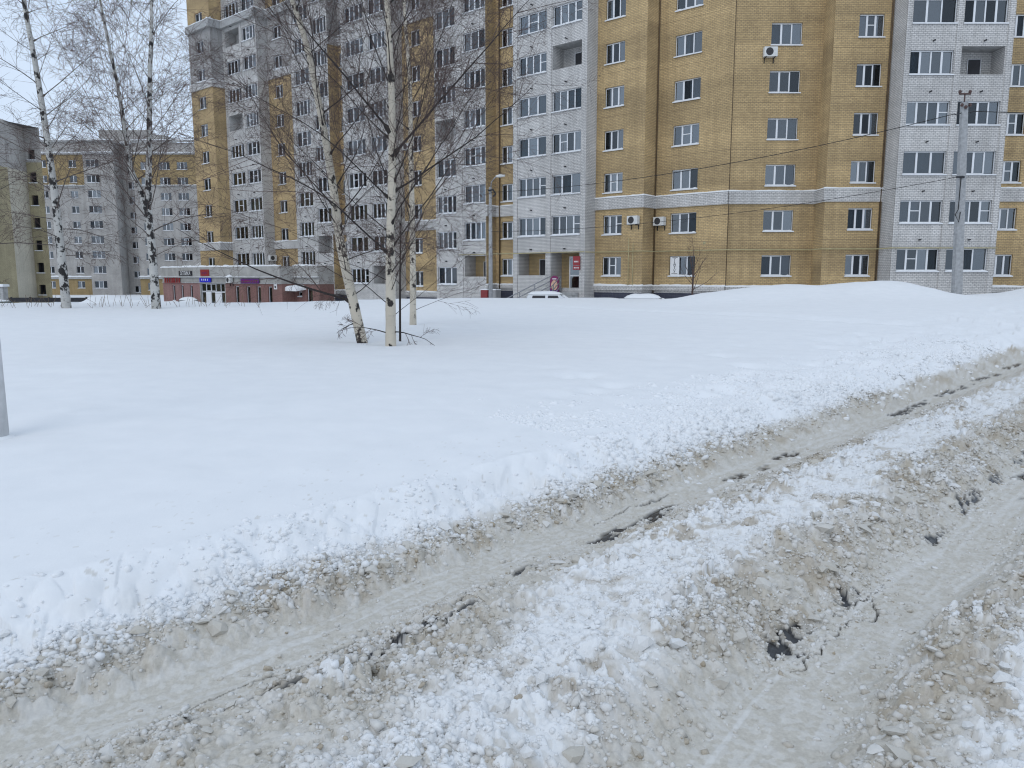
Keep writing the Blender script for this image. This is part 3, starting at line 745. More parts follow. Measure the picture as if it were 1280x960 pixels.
# section two
frJ1 = facade(2, GP(14.84), GP(12.07), [(.15, 2.32, 1.36, 4)], False, {(0, 4): 'white'}, pr=[(2.42, 2.77)])
facade(2, GP(19.93, oI), GP(14.84, oI), [(1.08, 2.2, 1.25, 2)], dz=-.2)
wall(bld, GP(19.93, 0), GP(19.93, oI), -2.2, TOP[2], (), None, ('white_brick',), name='wall')
frL = facade(2, GP(26.65), GP(19.93), [(.44, 3.02, 1.32, 4), (3.69, 5.87, 1.32, 4)], False, {(1, 0): 'white'}, pr=[(0, .34), (3.14, 3.58), (6.0, 6.72)])
facade(2, GP(28.72, oI), GP(26.65, oI), [(.12, 1.32, 1.25, 2)], dz=-.2)
wall(bld, GP(28.72, 0), GP(28.72, oI), -2.2, TOP[2], (), *tan_zones(2), name='wall')
frN2 = facade(2, GP(31.34), GP(28.72), [(.33, 2.45, 1.36, 3)], False, {(0, 1): 'white'}, pr=[(0, .26)])
# section three
frN1 = facade(3, GP(34.55), GP(31.34), [(.49, 2.85, 1.36, 4)], False, {}, dz=-.1, pr=[(2.92, 3.21)])
facade(3, GP(40.32, oI), GP(34.55, oI), [(1.09, 2.5, 1.22, 2)], dz=-.3)
wall(bld, GP(40.32, 0), GP(40.32, oI), -3.2, TOP[3], (), None, ('white_brick',), name='wall')
frP = facade(3, GP(46.79), GP(40.32), [(.5, 3.2, 1.32, 4), (3.75, 6.2, 1.32, 4)], False, {(0, 9): 'white', (0, 6): 'white'}, pr=[(0, .36), (3.3, 3.66), (6.27, 6.47)])
qz = tan_zones(3); oQ = -1.39
wall(bld, GP(46.79, oQ), GP(46.79, 0), -3.2, TOP[3], (), *qz, name='wall')
facade(3, GP(51.36, oQ), GP(46.79, oQ), [(1.55, 3.1, 1.25, 2)], dz=-.35)
wall(bld, GP(51.36, 10), GP(51.36, oQ), -3.2, TOP[3], (), *qz, name='wall')
# back walls and roof close the shell
b = MB()
rear = [GP(51.36, 10), GP(0, 13), (20, 66), (40, 66)]
for a, c in zip(rear[:-1], rear[1:]): b.quad((*c, -3), (*a, -3), (*a, 32), (*c, 32))
b.build('rear_wall', 'tan_brick', bld)
b = MB(); b.poly([(*p, 31.9) for p in (GP(51.3, 9.9), GP(51.3, -1.3), GP(46.8, -1.3), GP(46.7, .1), GP(0.1, .1), GP(-.1, 1.3), GP(-3.8, 1.3), GP(-3.9, 2.7), (cx, YF + .1), (19.1, YF + .1), (22.6, YF2 + .1), (28.6, YF2 + .1), (39.9, YF2 + .1), (39.9, 65.9), (20, 65.9), GP(0, 12.9))][::-1])
b.build('roof', 'asphalt_roof', bld)
# band courses with snow
def tan_bands(sec, rows=('mid',)):
    s0 = SILL[sec]
    return [(s0 + 4.45, s0 + 5.22, .12, .10), (s0 - 1.0, s0 - .72, .13, .12)]
SEG1 = [((cx, YF), (19.06, YF), 0, 0), ((19.06, YF), (19.06, YF2), 0, .11), ((19.06, YF2), (22.517, YF2), .11, 0), ((28.67, YF2), (40, YF2), 0, 0),
        (GP(-3.84, oH2), (cx, cy), 0, .0), (GP(-3.84, oI), GP(-3.84, oH2), .11, 0), (GP(0, oI), GP(-3.84, oI), 0, .11),
        (GP(9.3, oI), GP(6.53, oI), 0, 0), (GP(9.3, 0), GP(9.3, oI), 0, 0)]
for i, (a, c, e0, e1) in enumerate(SEG1):
    for z0, z1, o_, th in tan_bands(1): band(bld, a, c, z0, z1, o_, e0=e0, e1=e1, eps=.003 * i, thick=th)
SEG2 = [(GP(19.93, oI), GP(14.84, oI), 0, 0), (GP(28.72, oI), GP(26.65, oI), 0, 0), (GP(28.72, 0), GP(28.72, oI), 0, 0)]
for i, (a, c, e0, e1) in enumerate(SEG2):
    for z0, z1, o_, th in tan_bands(2) + [(SILL[2] + FLOOR * 8 - 1.15, SILL[2] + FLOOR * 8 - .55, .15, .1)]: band(bld, a, c, z0, z1, o_, e0=e0, e1=e1, eps=.003 * i, thick=th)
SEG3 = [(GP(40.32, oI), GP(34.55, oI), 0, 0), (GP(46.79, oQ), GP(46.79, 0), .14, 0), (GP(51.36, oQ), GP(46.79, oQ), 0, .14)]
for i, (a, c, e0, e1) in enumerate(SEG3):
    for z0, z1, o_, th in tan_bands(3) + [(SILL[3] + FLOOR * 8 - 1.2, SILL[3] + FLOOR * 8 - .5, .16, .12)]: band(bld, a, c, z0, z1, o_, e0=e0, e1=e1, eps=.003 * i, thick=th)
zc3 = SILL[3] + FLOOR * 10 - .95
for i, (a, c, e0, e1) in enumerate([(GP(40.32, oI), GP(34.55, oI), 0, 0), (GP(34.55), GP(31.34), 0, 0), (GP(40.32, 0), GP(40.32, oI), .4, 0), (GP(46.79), GP(40.32), 0, .4), (GP(46.79, oQ), GP(46.79, 0), .35, 0), (GP(51.36, oQ), GP(46.79, oQ), 0, .35)]):
    band(bld, a, c, zc3, zc3 + .7, .4 if i in (2, 3) else .34, 'concrete', 'cornice', e0=e0, e1=e1, eps=.004 * i, thick=.2)
# slab joints showing as thin dark lines at every floor
jm = cached('joint', lambda: None)
for a, c, e0, e1 in SEG1:
    a_ = Vector((*a, 0)); c_ = Vector((*c, 0)); L_ = (c_ - a_).length
    if L_ > 12: continue
    d_ = (c_ - a_) / L_; n_ = Vector((d_.y, -d_.x, 0))
    for f in range(1, 8):
        if f == 2: continue
        z = SILL[1] + FLOOR * f - .62; b = MB(); q = [a_ + n_ * .003 + Vector((0, 0, z)), c_ + n_ * .003 + Vector((0, 0, z))]
        b.quad(q[0], q[1], q[1] + Vector((0, 0, .022)), q[0] + Vector((0, 0, .022))); b.build('slab_joint', 'joint_brown', bld)
# pipes on the facade
def pipe(pts, r, mat, name, parent=bld, sides=6):
    b = MB(); b.tube(pts, r, sides); return b.build(name, mat, parent, True)
zg = 3.22
gp = lambda s, o, z: (*GP(s, o), z)
pipe([gp(12.07, -.14, zg), gp(0.0, -.14, zg)], .035, 'yellow_paint', 'gas_pipe')
pipe([gp(-.12, -.14, zg - .01), gp(-.12, oI - .14, zg - .01), gp(-3.96, oI - .14, zg), gp(-3.96, oH2 - .14, zg), (cx - .06, cy - .14, zg), (18.92, YF - .14, zg), (18.92, YF2 - .14, zg), (22.38, YF2 - .14, zg), (22.38, YB - .16, zg), (28.7, YB - .16, zg)], .035, 'yellow_paint', 'gas_pipe')
for s in (-2.85, -3.2): pipe([gp(s, oI - .12, zg + .55 if s < -3 else zg + .9), gp(s, oI - .12, .9)], .025, 'yellow_paint', 'gas_riser')
pipe([gp(8.85, oI - .12, 30), gp(8.85, oI - .12, -.8)], .055, 'downpipe_brown', 'downpipe')
pipe([gp(-3.93, oH2 - .08, 30), gp(-3.93, oH2 - .08, -.8)], .04, 'downpipe_brown', 'downpipe')
pipe([(22.40, YF2 - .09, 30), (22.40, YF2 - .09, -.8)], .05, 'downpipe_brown', 'downpipe')
pipe([(cx + .02, cy - .012, 30), (cx + .02, cy - .012, -.8)], .022, 'downpipe_brown', 'expansion_joint')
# terrace railing on the top of the far bay
b = MB()
for k in range(8): p = GP(46.5 - k * .86, -.3); b.tube([(*p, zc3 + .7), (*p, zc3 + 1.7)], .025, 5)
for h in (1.1, 1.4, 1.7): b.tube([(*GP(46.5, -.3), zc3 + h), (*GP(40.4, -.3), zc3 + h)], .02, 5)
b.build('terrace_railing', 'dark_metal', bld)

# ------------------------------------------------------------------ entrance under the white bay
st = thing('entrance_steps', (*GP(1.4, -1.6), -1.15), 'concrete shop steps with metal handrails under the white bay', 'steps')
Md = Matrix(((-FD[0], -FN[0], 0, G0[0]), (-FD[1], -FN[1], 0, G0[1]), (0, 0, 1, 0), (0, 0, 0, 1)))   # local x to the right, y inward, origin at bay right corner
for k in range(8):
    b = MB(); b.box(-2.9, -.5, -2.6 + k * .3, -.05 + .0, -1.15 + k * .2, -1.15 + (k + 1) * .2 - .002 * k, 0, Md); b.build('step', 'concrete', st)
for x in (-2.85, -1.9):
    b = MB(); A = Md @ Vector((x - 2.2 if x < -2 else x, -2.7, -.1)); B = Md @ Vector((x, -.25, 1.55))
    for dz in (0, -.35, -.7): b.tube([A + Vector((0, 0, dz)), B + Vector((0, 0, dz))], .035, 6)
    for t_ in (0, .33, .66, 1):
        q = A.lerp(B, t_); b.tube([q, q - Vector((0, 0, 1.0))], .035, 6)
    b.build('handrail', 'grey_metal', st)
dr = thing('shop_door', (*GP(1.2, .9), .7), 'white framed glass shop door in the recess of the white bay', 'door')
b = MB()
for x0_, x1_ in ((-2.0, -1.05), (-.98, -.5)):
    b.box(x0_, x0_ + .09, .88, .95, .65, 2.95, 0, Md); b.box(x1_ - .09, x1_, .88, .95, .65, 2.95, 0, Md)
    for z in (.65, 1.55, 2.86): b.box(x0_ + .09, x1_ - .09, .885, .945, z, z + .09, 0, Md)
b.build('door_frame', 'frame_white', dr)
for x0_, x1_ in ((-1.91, -1.14), (-.89, -.59)):
    for z0_, z1_ in ((.74, 1.55), (1.64, 2.86)):
        b = MB(); b.box(x0_, x1_, .91, .92, z0_, z1_, 0, Md); b.build('pane', 'glass', dr)
def sign_board(name, M, w_, h, mat, label, cat='sign', th=.06):
    t = thing(name, M.translation, label, cat); b = MB()
    b.box(-w_ / 2, w_ / 2, -th, 0, -h / 2, h / 2, 0, M); b.build('board', mat, t); return t
def put_text(parent, M, txt, size, mat, y=-.066):
    me = text_mesh(txt, size, .003); me.materials.append(MAT[mat])
    o = link('lettering', me, parent); o.matrix_basis = M @ Matrix.Translation((0, y, 0)) @ Matrix.Rotation(R(90), 4, 'X')
    return o
def glyphs(parent, M, w_, h, n, mat, y=-.07, slant=.0, seed=1):
    g = random.Random(seed); b = MB(); cw = w_ / n
    for k in range(n):
        x = -w_ / 2 + cw * k; sw = cw * .22
        for q in range(g.choice([2, 2, 3])):
            xx = x + cw * .1 + q * cw * .3; z0_ = -h / 2; z1_ = h / 2
            P = [M @ Vector(p) for p in ((xx, y, z0_), (xx + sw, y, z0_), (xx + sw + slant, y, z1_), (xx + slant, y, z1_))]
            P2 = [M @ Vector(p) for p in ((xx, y + .03, z0_), (xx + sw, y + .03, z0_), (xx + sw + slant, y + .03, z1_), (xx + slant, y + .03, z1_))]
            b.poly(P); 
            for i in range(4): b.quad(P[(i + 1) % 4], P[i], P2[i], P2[(i + 1) % 4])
        zz = g.choice([-h / 2, -h * .06, h / 2 - h * .16])
        P = [M @ Vector(p) for p in ((x + cw * .1, y - .002, zz), (x + cw * .8, y - .002, zz), (x + cw * .8, y - .002, zz + h * .16), (x + cw * .1, y - .002, zz + h * .16))]
        b.poly(P)
    b.build('lettering', mat, parent)
rs_ = sign_board('hanging_sign', Md @ Matrix.Translation((-.62, -.1, 2.62)), .58, .62, 'red_sign', 'red sign hanging at the corner of the white bay entrance')
glyphs(rs_, Md @ Matrix.Translation((-.62, -.1, 2.56)), .4, .1, 4, 'letter_white', seed=4)
b = MB(); b.box(-.91, -.33, -.16, -.1, 2.0, 2.28, 0, Md); b.build('lower_board', 'red_sign', rs_)
glyphs(rs_, Md @ Matrix.Translation((-.62, -.1, 2.14)), .42, .09, 5, 'letter_white', seed=6)
# standing purple advertising panel with rounded top
pp = thing('advertising_panel', (*GP(2.35, -.35), .2), 'purple round topped advertising panel with a pale oval print beside the steps', 'sign')
Mp = Md @ Matrix.Translation((-2.35, -.35, .1))
def arch(w_, h, y0, y1, mat, name, parent, zb=0., n=12):
    b = MB(); pts = [(-w_ / 2, zb), (w_ / 2, zb)] + [(w_ / 2 * math.cos(a), zb + h - w_ / 2 + w_ / 2 * math.sin(a)) for a in [math.pi * k / n for k in range(n + 1)]]
    f = [Mp @ Vector((x, y0, z)) for x, z in pts]; r_ = [Mp @ Vector((x, y1, z)) for x, z in pts]
    b.poly(f); b.poly(r_[::-1])
    for i in range(len(pts)): j = (i + 1) % len(pts); b.quad(f[j], f[i], r_[i], r_[j])
    return b.build(name, mat, parent)
arch(.78, 1.5, -.05, 0, 'magenta_sign', 'panel', pp)
b = MB(); f = [Mp @ Vector((.29 * math.cos(a), -.056, .82 + .36 * math.sin(a))) for a in [2 * math.pi * k / 20 for k in range(20)]]; b.poly(f); b.build('oval_print', 'skin_print', pp)
b = MB(); b.box(-.37, .37, -.056, -.051, .02, .5, 0, Mp); b.build('lower_print', 'purple_sign', pp)
b = MB(); b.box(-.18, .18, -.058, -.055, 1.24, 1.3, 0, Mp); b.build('caption_strip', 'letter_white', pp)
# tattoo parlour panel in the ground-floor window
dH2 = Vector((*((np.array([cx, cy]) - np.array(GP(-3.84, oH2)))), 0)).normalized(); iH2 = Vector((-dH2.y, dH2.x, 0)); pH2 = Vector((*GP(-3.84, oH2), 0))
Mt = Matrix(((dH2.x, iH2.x, 0, pH2.x), (dH2.y, iH2.y, 0, pH2.y), (0, 0, 1, 0), (0, 0, 0, 1))) @ Matrix.Translation((1.62, .07, 2.24))
tt = sign_board('window_sign', Mt, .66, 1.2, 'white_sign', 'white window panel lettered vertically in black on the tan ground floor', th=.02)
for k, ch in enumerate('ТАТУ'): put_text(tt, Mt @ Matrix.Translation((0, 0, .36 - k * .24)), ch, .30, 'letter_black', y=-.026)
for z in (.53, -.53):
    b = MB(); b.box(-.22, .22, -.024, -.021, z, z + .03, 0, Mt); b.build('flourish', 'letter_black', tt)

# ------------------------------------------------------------------ air conditioners
def ac(M, label, snow=False):
    t = thing('air_conditioner', M.translation, label, 'air conditioner', 'outdoor air conditioner units')
    b = MB(); b.box(-.40, .40, -.42, -.10, -.28, .28, 0, M); b.build('casing', 'ac_white', t)
    b = MB(); f = [M @ Vector((-.08 + .23 * math.cos(a), -.424, .23 * math.sin(a))) for a in [2 * math.pi * k / 20 for k in range(20)]]; b.poly(f); b.build('fan_grille', 'ac_dark', t)
    b = MB()
    for x in (-.28, .28): b.box(x - .02, x + .02, -.44, 0, -.33, -.285, 0, M); b.box(x - .02, x + .02, -.06, 0, -.6, -.33, 0, M)
    b.build('bracket', 'dark_metal', t)
    if snow:
        b = MB(); prof = [(-.52, .0), (-.48, .14), (-.25, .26), (-.05, .24), (.0, .0)]; n = 8; rows = [[M @ Vector((-.5 + i / n, y, .29 + z * math.sin(math.pi * (i + .4) / (n + .8)))) for y, z in prof] for i in range(n + 1)]
        for i in range(n):
            for j in range(4): b.quad(rows[i][j], rows[i + 1][j], rows[i + 1][j + 1], rows[i][j + 1])
        b.build('snow_cap', 'snow', t, True)
def facM(s, o, z): p = GP(s, o); return Matrix(((-FD[0], -FN[0], 0, p[0]), (-FD[1], -FN[1], 0, p[1]), (0, 0, 1, z), (0, 0, 0, 1)))
ac(facM(-3.25, oI, 5.25), 'white air conditioner left of the recessed corner below the snowy band')
ac(facM(-4.4, oH2, 5.2), 'white air conditioner right of the recessed corner below the snowy band')
ac(Matrix.Translation((15.75, YF, 15.1)), 'white air conditioner under an upper window of the frontal tan wall')
ac(facM(14.0, 0, .95 + FLOOR * 6 - .75), 'air conditioner below an upper window of the white wall behind the birches')
ac(facM(19.2, oI, .95 + FLOOR * 4 + .2), 'air conditioner high on the narrow tan wall behind the birches')
pr_ = GP(40.32, .6); ac(Matrix(((-FN[0], FD[0], 0, pr_[0]), (-FN[1], FD[1], 0, pr_[1]), (0, 0, 1, 3.4), (0, 0, 0, 1))), 'air conditioner on the shaded return wall above the shops')

# ------------------------------------------------------------------ low shop annex
ax = thing('shop_annex', (*GP(43, -2.9), -2), 'single storey shop annex with grey parapet and red brick front', 'building')
oA, oD = -3.0, -1.6; sL, sE, sM, sD, sR2 = 57.4, 48.73, 43.32, 32.83, 28.84
zb, z1a, z2a, zt = -3.0, .82, 1.5, 2.48
opsL = [(x, x + .65, -1.2, .55, 'w') for x in (2.3, 4.3, 6.4)]
oL, frL_ = wall(ax, GP(sL, oA), GP(sE, oA), zb, z1a, opsL, None, ('pink_brick',), reveal=.2)
for o_ in opsL: window(ax, frL_, o_[0], o_[1], o_[2], o_[3], 1, curt=.2, snow=True, style=.1)
wE = sE - sM
opE = [(.15, wE - .15, -2.3, .75, 'w')]
oE, frE = wall(ax, GP(sE, oA), GP(sM, oA), zb, z1a, opE, None, ('render_grey',), reveal=.12)
window(ax, frE, .15, wE - .15, -.05, .75, 5, curt=0, sill=False, style=.1)
p0_, d_, i_ = frE; Mx = Matrix(((d_.x, i_.x, 0, p0_.x), (d_.y, i_.y, 0, p0_.y), (0, 0, 1, 0), (0, 0, 0, 1)))
for a, c in ((.15, 1.05), (2.1, 3.0), (4.3, wE - .16)): window(ax, frE, a, c, -2.28, -.08, 1, curt=0, sill=False, style=.1, name='door')
for a, c in ((1.07, 2.08), (3.02, 4.28)):
    b = MB(); b.box(a, c, .14, .18, -2.28, -.08, 0, Mx); b.build('door_panel', 'frame_white', ax)
opsR = [(x, x + .75, -1.2, .55, 'w') for x in (1.92, 4.06, 6.0, 8.02)]
oR, frR = wall(ax, GP(sM, oA), GP(sD, oA), zb, z1a, opsR, None, ('red_brick',), reveal=.2)
for o_ in opsR: window(ax, frR, o_[0], o_[1], o_[2], o_[3], 1, curt=.3, snow=True, style=.1)
wall(ax, GP(sD, oA), GP(sD, oD), zb, zt, (), [(z1a, 0), (9, 1)], ('red_brick', 'render_grey'))
opsD = [(.5, 1.15, -.35, .1, 'w'), (1.95, 2.85, -2.0, .45, 'w')]
oD_, frD = wall(ax, GP(sD, oD), GP(sR2, oD), zb, z1a, opsD, None, ('red_brick',))
window(ax, frD, .5, 1.15, -.35, .1, 1, curt=0, snow=True, style=.1); window(ax, frD, 1.95, 2.85, -2.0, .45, 1, curt=0, sill=False, style=.1, name='door')
wall(ax, GP(sR2, oD), GP(sR2, 0), zb, zt, (), [(z1a, 0), (9, 1)], ('red_brick', 'render_grey'))
wall(ax, GP(sL, 6), GP(sL, oA), zb, zt, (), [(z1a, 0), (9, 1)], ('far_tan', 'render_grey'))
for i, (a, c, o_) in enumerate(((sL, sM, oA), (sM, sD, oA), (sD, sR2, oD))):
    wall(ax, GP(a, o_ - .02), GP(c, o_ - .02), z1a, z2a, (), None, ('render_grey',), name='fascia')
    band(ax, GP(a, o_ - .02), GP(c, o_ - .02), z2a, zt, .16, 'render_grey', 'parapet', True, .0, .0, .004 * i, .16)
    band(ax, GP(a, o_ - .02), GP(c, o_ - .02), z2a - .12, z2a - .02, .2, 'concrete', 'string_course', True, .0, .0, .003 * i, .05)
    band(ax, GP(a, o_ - .02), GP(c, o_ - .02), z1a - .02, z1a + .08, .08, 'concrete', 'string_course', False, .0, .0, .003 * i, .05)
b = MB(); b.poly([(*GP(sL, oA), zt - .15), (*GP(sD, oA), zt - .15), (*GP(sD, oD), zt - .15), (*GP(sR2, oD), zt - .15), (*GP(sR2, 1), zt - .15), (*GP(sL, 6), zt - .15)][::-1]); b.build('roof', 'snow', ax)
# drift against the tower on the annex roof
b = MB(); T_ = (*GP(51.36, -.6), zt + 1.1); A_ = (*GP(51.36, 1.5), zt - .1); B_ = (*GP(51.36, -2.7), zt - .1); C_ = (*GP(55.0, -.6), zt - .1)
b.poly([A_, B_, T_]); b.poly([B_, C_, T_]); b.poly([C_, A_, T_]); b.build('snow_drift', 'snow', ax)
# canopy over the side door
p0_, d_, i_ = frD; Mx = Matrix(((d_.x, i_.x, 0, p0_.x), (d_.y, i_.y, 0, p0_.y), (0, 0, 1, 0), (0, 0, 0, 1)))
b = MB(); n = 10; rows = []
for i in range(n + 1):
    a = math.pi * i / n; x = .85 - 1.0 * math.cos(a); z = .28 + .5 * math.sin(a) ** .7; rows.append(((x, -1.1, z - .12), (x, 0, z)))
for i in range(n): b.quad(*[Mx @ Vector(v) for v in (rows[i][0], rows[i + 1][0], rows[i + 1][1], rows[i][1])])
b.poly([Mx @ Vector(r_[0]) for r_ in rows][::-1]); b.build('canopy', 'snow', ax, False)
ac(facM(41.95, oA - .02, 1.15), 'snow capped air conditioner on the annex between the two shops', True)
def ann(s, z, o_=None): return facM(s, (oA - .02 if o_ is None else o_), z)
# shop signs
sg = thing('shop_sign', GP(54.7, oA - .1) + (1.12,), 'slanting red letter sign over the pink brick shop windows', 'sign')
glyphs(sg, ann(54.7, 1.12, oA - .1), 4.0, .52, 7, 'red_sign', slant=.1, seed=9); b = MB(); b.box(-2.0, 2.0, -.04, 0, -.34, -.28, 0, ann(54.7, 1.12, oA - .1)); b.build('rail', 'red_sign', sg)
s2 = sign_board('shop_sign', ann(51.35, 1.84, oA - .2), 3.0, .5, 'black_sign', 'black shop sign with white letters on the annex parapet'); put_text(s2, ann(51.35, 1.82, oA - .2), 'ОПТИКА', .56, 'letter_white')
s3 = sign_board('shop_sign', ann(47.05, 1.9, oA - .2), 1.8, .66, 'red_sign', 'small red sign on the parapet above the glazed shop entrance'); glyphs(s3, ann(47.05, 1.86, oA - .2), 1.2, .2, 3, 'magenta_sign', seed=3)
s4 = sign_board('shop_sign', ann(47.2, 1.17, oA - .1), 2.4, .54, 'blue_sign', 'bright blue sign directly over the glazed shop entrance')
for k, w_ in ((-.75, .3), (-.3, .18), (.0, .34), (.5, .2)): b = MB(); b.box(k, k + w_ * .5, -.075, -.064, -.1, .1, 0, ann(47.2, 1.17, oA - .1)); b.build('white_mark', 'letter_white', s4)
s5 = sign_board('shop_sign', ann(38.3, 1.06, oA - .1), 3.4, .46, 'purple_sign', 'dark purple shop sign above the narrow red brick windows'); glyphs(s5, ann(38.3, 1.06, oA - .1), 3.0, .28, 7, 'magenta_sign', seed=12)
s6 = sign_board('notice_board', ann(33.9, .62, oA), .5, .62, 'white_sign', 'small white notice on the red brick annex wall'); b = MB(); b.box(-.12, .12, -.065, -.061, -.2, .02, 0, ann(33.9, .62, oA)); b.build('print', 'letter_black', s6)

# ------------------------------------------------------------------ utility boxes by the wall
for k, (s, mat, lab) in enumerate(((8.9, 'box_red', 'red utility box with snow on top by the tan wall'), (8.05, 'box_grey', 'grey utility cabinet beside the red box by the tan wall'))):
    M = facM(s, -.4, 0); t = thing('utility_box', (*GP(s, -.4), -1.15), lab, 'box')
    b = MB(); b.box(-.35, .35, -.3, .3, -1.15, .52, 0, M); b.build('casing', mat, t)
    b = MB(); b.box(-.32, .32, -.31, -.301, -1.0, .46, 0, M); b.build('door', mat, t)
    b = MB(); b.box(-.36, .36, -.32, .31, .52, .6, 0, M); b.build('snow_cap', 'snow', t)

# ------------------------------------------------------------------ far buildings on the left
def far_window_cols(root, p0, p1, z0, z1, cols, sill0, fl, skip, zones, mats, snowb=()):
    ops = []; L = []
    for (a, c, h, n) in cols:
        for f in range(skip, fl):
            z = sill0 + FLOOR * f; ops.append((a, c, z, z + h, 'w')); L.append((a, c, z, z + h, n))
    o, fr = wall(root, p0, p1, z0, z1, ops, zones, mats)
    for a, c, e, f_, n in L: window(root, fr, a, c, e, f_, n, curt=.3, style=.1)
    return fr
fb = thing('grey_apartment_building', (-70, 150, -2), 'distant grey apartment block with tan top floors behind the left birches', 'building')
Yq = 148.0; s0 = -.75
TZ = [(s0 + 1.75, 1), (s0 + FLOOR * 7 - .55, 0), (s0 + FLOOR * 9 - .4, 1), (99, 0)]
GZ = [(99, 0)]
far_window_cols(fb, (-95, Yq), (-79.9, Yq), -3, 26.3, [(12.1, 13.5, 1.3, 2), (6.5, 7.9, 1.3, 2), (1, 2.4, 1.3, 2)], s0, 9, 0, TZ, ('far_grey', 'far_tan'))
far_window_cols(fb, (-79.9, Yq - .5), (-74.2, Yq - .5), -3, 26.3, [(.5, 2.9, 1.35, 3)], s0, 9, 0, GZ, ('far_grey',))
wall(fb, (-74.2, Yq - .5), (-74.2, Yq + 2.5), -3, 26.3, (), None, ('far_grey',))
far_window_cols(fb, (-74.2, Yq + 2.5), (-70.9, Yq + 2.5), -3, 26.3, [(1.0, 2.4, 1.3, 2)], s0 - .9, 9, 0, GZ, ('far_grey',))
far_window_cols(fb, (-70.9, Yq), (-52, Yq), -3, 26.1, [(1.4, 2.8, 1.35, 2), (4.9, 6.9, 1.35, 3), (8.2, 10.2, 1.35, 3), (12, 14, 1.35, 3)], s0 - .4, 9, 0, TZ, ('far_grey', 'far_tan'))
b = MB(); b.box(-78.4, -69.4, Yq + 3, Yq + 10, 26, 28.9); b.build('roof_house', 'far_grey', fb)
b = MB(); b.box(-69.3, -66.6, Yq + 4, Yq + 10, 26, 28.2); b.build('roof_house', 'render_grey', fb)
for i, (a, c, y_) in enumerate(((-95, -79.9, Yq), (-79.9, -74.2, Yq - .5), (-74.2, -70.9, Yq + 2.5), (-70.9, -52, Yq))):
    band(fb, (a, y_), (c, y_), 26.2, 26.5, .3, 'concrete', 'roof_edge', True, eps=.004 * i, thick=.22)
    if i != 2: band(fb, (a, y_), (c, y_), s0 + FLOOR * 9 - .5, s0 + FLOOR * 9 - .2, .3, 'concrete', 'cornice', True, eps=.004 * i, thick=.2)
    if i in (0, 3):
        band(fb, (a, y_), (c, y_), s0 + FLOOR * 7 - .7, s0 + FLOOR * 7 - .5, .2, 'concrete', 'cornice', True, eps=.004 * i, thick=.12)
        band(fb, (a, y_), (c, y_), s0 + 1.7, s0 + 2.1, .3, 'concrete', 'cornice', True, eps=.004 * i, thick=.2)
b = MB(); b.quad((-95, Yq + .2, 26.25), (-52, Yq + .2, 26.05), (-52, Yq + 14, 26.05), (-95, Yq + 14, 26.25)); b.quad((-52, Yq + 14, -3), (-95, Yq + 14, -3), (-95, Yq + 14, 26.2), (-52, Yq + 14, 26.2)); b.build('roof', 'snow', fb)

yb = thing('yellow_apartment_building', (-59, 96, -2), 'yellow and cream apartment block with dark open windows at the left edge', 'building')
YZ = [(14.2, 0), (99, 1)]
far_window_cols(yb, (-65.5, 67.0), (-59.3, 93.0), -3, 19.6, [(2, 3.4, 1.3, 2), (9, 10.4, 1.3, 2), (16, 17.4, 1.3, 2)], -.4, 7, 1, YZ, ('far_yellow', 'far_grey'))
wall(yb, (-59.3, 93.0), (-59.8, 97.5), -3, 19.6, (), YZ, ('far_cream', 'far_grey'))
ops = [(.3, 1.12, .0 + 2.75 * f - .75, 1.2 + 2.75 * f - .75, 'w') for f in range(7)]
oy, fry = wall(yb, (-59.8, 97.5), (-57.9, 97.5), -3, 19.55, ops, [(15.4, 0), (99, 1)], ('far_yellow', 'far_grey'), reveal=.3)
wall(yb, (-57.9, 97.5), (-62.8, 104), -3, 19.55, (), YZ, ('far_yellow', 'far_grey'))
for o_ in ops:
    b = MB(); p0_, d_, i_ = fry; Mx = Matrix(((d_.x, i_.x, 0, p0_.x), (d_.y, i_.y, 0, p0_.y), (0, 0, 1, 0), (0, 0, 0, 1)))
    b.box(o_[0] - .1, o_[1] + .1, -.15, .1, o_[2] - .12, o_[2] - .01, 0, Mx); b.build('sill', 'sill_metal', yb)
b = MB(); b.poly([(-65.5, 67, 19.5), (-59.3, 93, 19.5), (-57.9, 97.5, 19.5), (-62.8, 104, 19.5), (-80, 104, 19.5)]); b.quad((-62.8, 104, -3), (-80, 104, -3), (-80, 104, 19.5), (-62.8, 104, 19.5)); b.build('roof', 'asphalt_roof', yb)
b = MB(); b.box(-66, -61.5, 84, 88.5, 19.5, 21.2); b.build('roof_house', 'far_grey', yb)

# low things under that block
ff = thing('boundary_fence', (-40, 62, -1.6), 'long dark low fence rail in front of the yellow block', 'fence')
b = MB(); b.box(-43, -32, 63.8, 63.9, -.55, -.2); b.build('rail', 'dark_metal', ff)
for k in range(8): b = MB(); b.box(-43 + k * 1.55, -42.9 + k * 1.55, 63.9, 64, -2.2, -.15); b.build('post', 'dark_metal', ff)
gp_ = thing('gate_pillar', (-39.4, 60, -2), 'grey concrete gate pillar capped with snow at the far left', 'pillar')
b = MB(); b.box(-39.9, -39.2, 59.6, 60.2, -2.2, .75); b.build('shaft', 'concrete', gp_)
b = MB(); b.box(-40.0, -39.1, 59.5, 60.3, .752, .95); b.build('snow_cap', 'snow', gp_)

